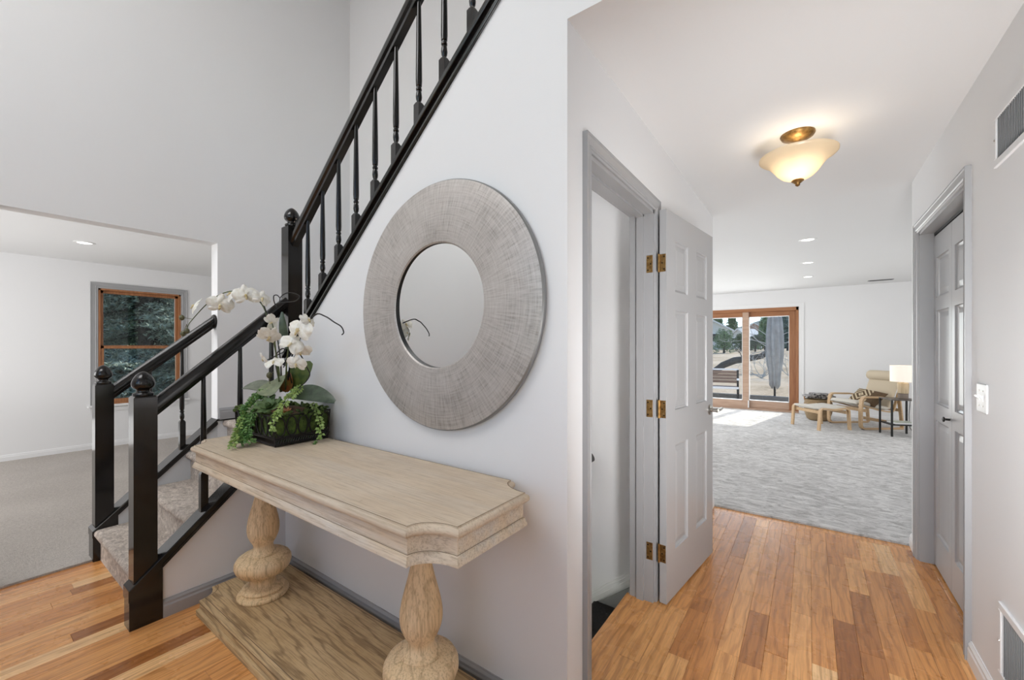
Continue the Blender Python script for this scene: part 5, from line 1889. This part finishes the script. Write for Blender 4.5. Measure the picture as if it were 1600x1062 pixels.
def tree(u, vtop, hw, d, fm, label, cone=False, seed=0):
    rr = random.Random(seed)
    g = at(u, 545, d)
    zt = at(u, vtop, d).z
    z0 = gz(g.x, g.y)
    h = zt - z0
    w = hw / FPX * d
    o = empty('pine_tree' if cone else 'bushy_tree', (g.x, g.y, z0), label, 'tree')
    MB().tube([(g.x, g.y, z0 - .1), (g.x + .05 * w, g.y, z0 + h * .55), (g.x, g.y, z0 + h * .92)], .035 * h + .03, 7, taper=.02).build('trunk', 'bark', o, True)
    mb = MB()
    if cone:
        for k in range(26):
            f_ = .12 + .86 * k / 26
            R = w * (1 - f_) ** .75 * 1.25
            for j in range(6):
                a = rr.uniform(0, 2 * pi)
                leafcloud(mb, (g.x + R * .6 * cos(a), g.y + R * .6 * sin(a), z0 + h * f_ + rr.uniform(-.03, .03) * h), R * .5, R * .5, h * .035, 34, .035 * h, rr)
    else:
        for k in range(16):
            a = rr.uniform(0, 2 * pi)
            f_ = rr.uniform(.12, .85)
            R = w * (1 - .55 * f_ ** 2)
            q = rr.uniform(.1, .75)
            leafcloud(mb, (g.x + R * q * cos(a), g.y + R * q * sin(a), z0 + h * f_), w * .45, w * .45, h * .2, 170, .05 * h, rr)
    f = mb.build('foliage', fm, o)
    f['kind'] = 'stuff'
tree(1131, 512, 19, 38, FM[1], 'bright green bushy tree in front of the white house', seed=1)
tree(1157, 520, 12, 42, FM[0], 'dark green low tree beside the middle stile of the patio door', seed=2)
tree(1121, 486, 10, 95, FM[1], 'tall tree rising behind the white house at the left edge of the glass', seed=3)
tree(1144, 484, 13, 92, FM[0], 'tall dark pine between the two houses', cone=True, seed=4)
tree(1180, 522, 17, 40, FM[3], 'grey green shrubby tree just right of the middle stile', seed=5)
tree(1196, 490, 16, 51, FM[1], 'tall green tree left of the closed umbrella', seed=6)
tree(1232, 482, 20, 44, FM[2], 'dark blue green tree right of the closed umbrella', seed=7)
tree(1212, 500, 12, 64, FM[0], 'dark tree directly behind the closed umbrella', cone=True, seed=8)
tree(1173, 528, 8, 46, FM[0], 'low dark bush beside the middle stile', seed=9)
# wooded ridge on the horizon
mb = MB()
mh = foliage_mat('ridge_foliage', (.10, .13, .11), (.22, .25, .22))
R0 = []
for i in range(61):
    x = -90 + 4.5 * i
    h_ = 9.5 + 1.6 * sin(i * .4) + 1.0 * sin(i * 1.1 + 1)
    R0.append([mb.bm.verts.new((x, y, z)) for y, z in ((150, 1.5), (158, h_ * .75), (168, h_), (185, h_ * .9), (200, 0))])
for A, B in zip(R0, R0[1:]):
    for k in range(4):
        mb.bm.faces.new((A[k], B[k], B[k + 1], A[k + 1]))
struct(mb.build('hills', mh, None, True), 'hazy wooded ridge on the horizon')
# houses
def house(u, d, w, dp, hw_, hr, label, wallm, roofm, rzv, wins):
    g = at(u, 545, d)
    z0 = gz(g.x, g.y) - .3
    h = empty('house', (g.x, g.y, z0), label, 'house', rz=rzv)
    mb = MB()
    mb.prism([(-w / 2, 0), (w / 2, 0), (w / 2, hw_), (0, hr), (-w / 2, hw_)], 1, 0, dp)
    mb.build('house_wall', wallm, h, local=True)
    for s_ in (-1, 1):
        mb = MB()
        mb.prism([(s_ * (w / 2 + .5), hw_ - .35 ), (0, hr + .05), (0, hr + .30), (s_ * (w / 2 + .5), hw_ - .1)], 1, -.5, dp + .5)
        mb.build('roof', roofm, h, local=True)
    for x, z in wins:
        f_ = MB().box(x - .5, x + .5, -.06, .02, z - .65, z + .65).build('house_window', 'white_trim', h, local=True)
        MB().box(x - .4, x + .4, -.08, -.04, z - .55, z + .55).build('pane', 'vent_dark', f_, local=True)
hw1 = M('pale_siding', (.62, .60, .56), .8); hr1 = M('pale_roof', (.68, .66, .63), .9)
hw2 = M('brick_siding', (.36, .25, .20), .85)
house(1104, 62, 6.2, 6, 3.3, 4.9, 'white gabled house at the left edge of the patio door view', hw1, hr1, .25, [(-1.6, 2.1), (-.2, 2.1), (1.2, 2.1), (2.4, 2.1)])
house(1154, 78, 3.4, 5, 2.7, 4.0, 'pale house with small windows behind the bright green tree', hw1, hr1, -.4, [(-.9, 1.9), (.9, 1.9)])
house(1178, 130, 7.0, 8, 6.0, 8.2, 'small brown house far off below the ridge', hw2, hr1, .2, [(-2.2, 4.6), (0, 4.6), (2.2, 4.6)])
tree(165, 330, 45, 18.5, FM[2], 'broad dark evergreen behind the blue spruce, left in the living room window', seed=31)
tree(262, 350, 45, 24, FM[2], 'broad dark evergreen behind the blue spruce, right in the living room window', seed=32)
tree(215, 400, 60, 32, FM[1], 'yellow green tree far behind the blue spruce', seed=33)
# blue spruce outside the living room window
sp = empty('blue_spruce', (-12.2, 2.75, -.2), 'big blue spruce filling the living room window', 'tree')
MB().tube([(-12.2, 2.75, -.25), (-12.2, 2.75, 4), (-12.2, 2.75, 9)], .17, 10, taper=.03).build('trunk', 'bark', sp, True)
rs = random.Random(21)
mats_s = [foliage_mat('spruce_needles', (.14, .165, .125), (.55, .61, .48))]
mb = MB()
tw = MB()
for k in range(300):
    f_ = rs.random()
    z0 = .15 + 7.2 * f_ ** 1.15
    R = 3.0 * (1 - z0 / 9.3) + .15
    a = rs.uniform(0, 2 * pi)
    base = Vector((-12.2, 2.75, z0))
    d = Vector((cos(a), sin(a), 0))
    L = R * rs.uniform(.75, 1.05)
    pts = []
    for i in range(7):
        s_ = i / 6
        pts.append(base + d * (L * s_) + UP * (-.35 * L * s_ + .22 * L * s_ * s_ + .05 * L))
    tw.tube(pts, .018, 4, taper=.004)
    side = d.cross(UP)
    nseg = int(L / .10)
    for i in range(2, nseg):
        s_ = i / nseg
        p = base + d * (L * s_) + UP * (-.35 * L * s_ + .22 * L * s_ * s_ + .05 * L)
        for sg in (-1, 1):
            tl = .42 * L * (1 - s_ * .75) * rs.uniform(.55, 1)
            dd = (side * sg + d * .8 + UP * rs.uniform(-.35, .05)).normalized()
            nn = int(tl / .055) + 2
            for j in range(nn):
                q = p + dd * (tl * j / nn) + UP * (-.06 * tl * (j / nn) ** 2)
                for e in range(2):
                    v1 = (dd * .6 + Vector((rs.uniform(-1, 1), rs.uniform(-1, 1), rs.uniform(-.6, .8)))).normalized() * .085
                    v2 = v1.cross(Vector((rs.uniform(-1, 1), rs.uniform(-1, 1), rs.uniform(-1, 1)))).normalized() * .016
                    mb.tri(q - v2, q + v2, q + v1)
f = mb.build('foliage', mats_s[0], sp)
f['kind'] = 'stuff'
o = tw.build('branches', 'bark', sp, True)
o['kind'] = 'stuff'
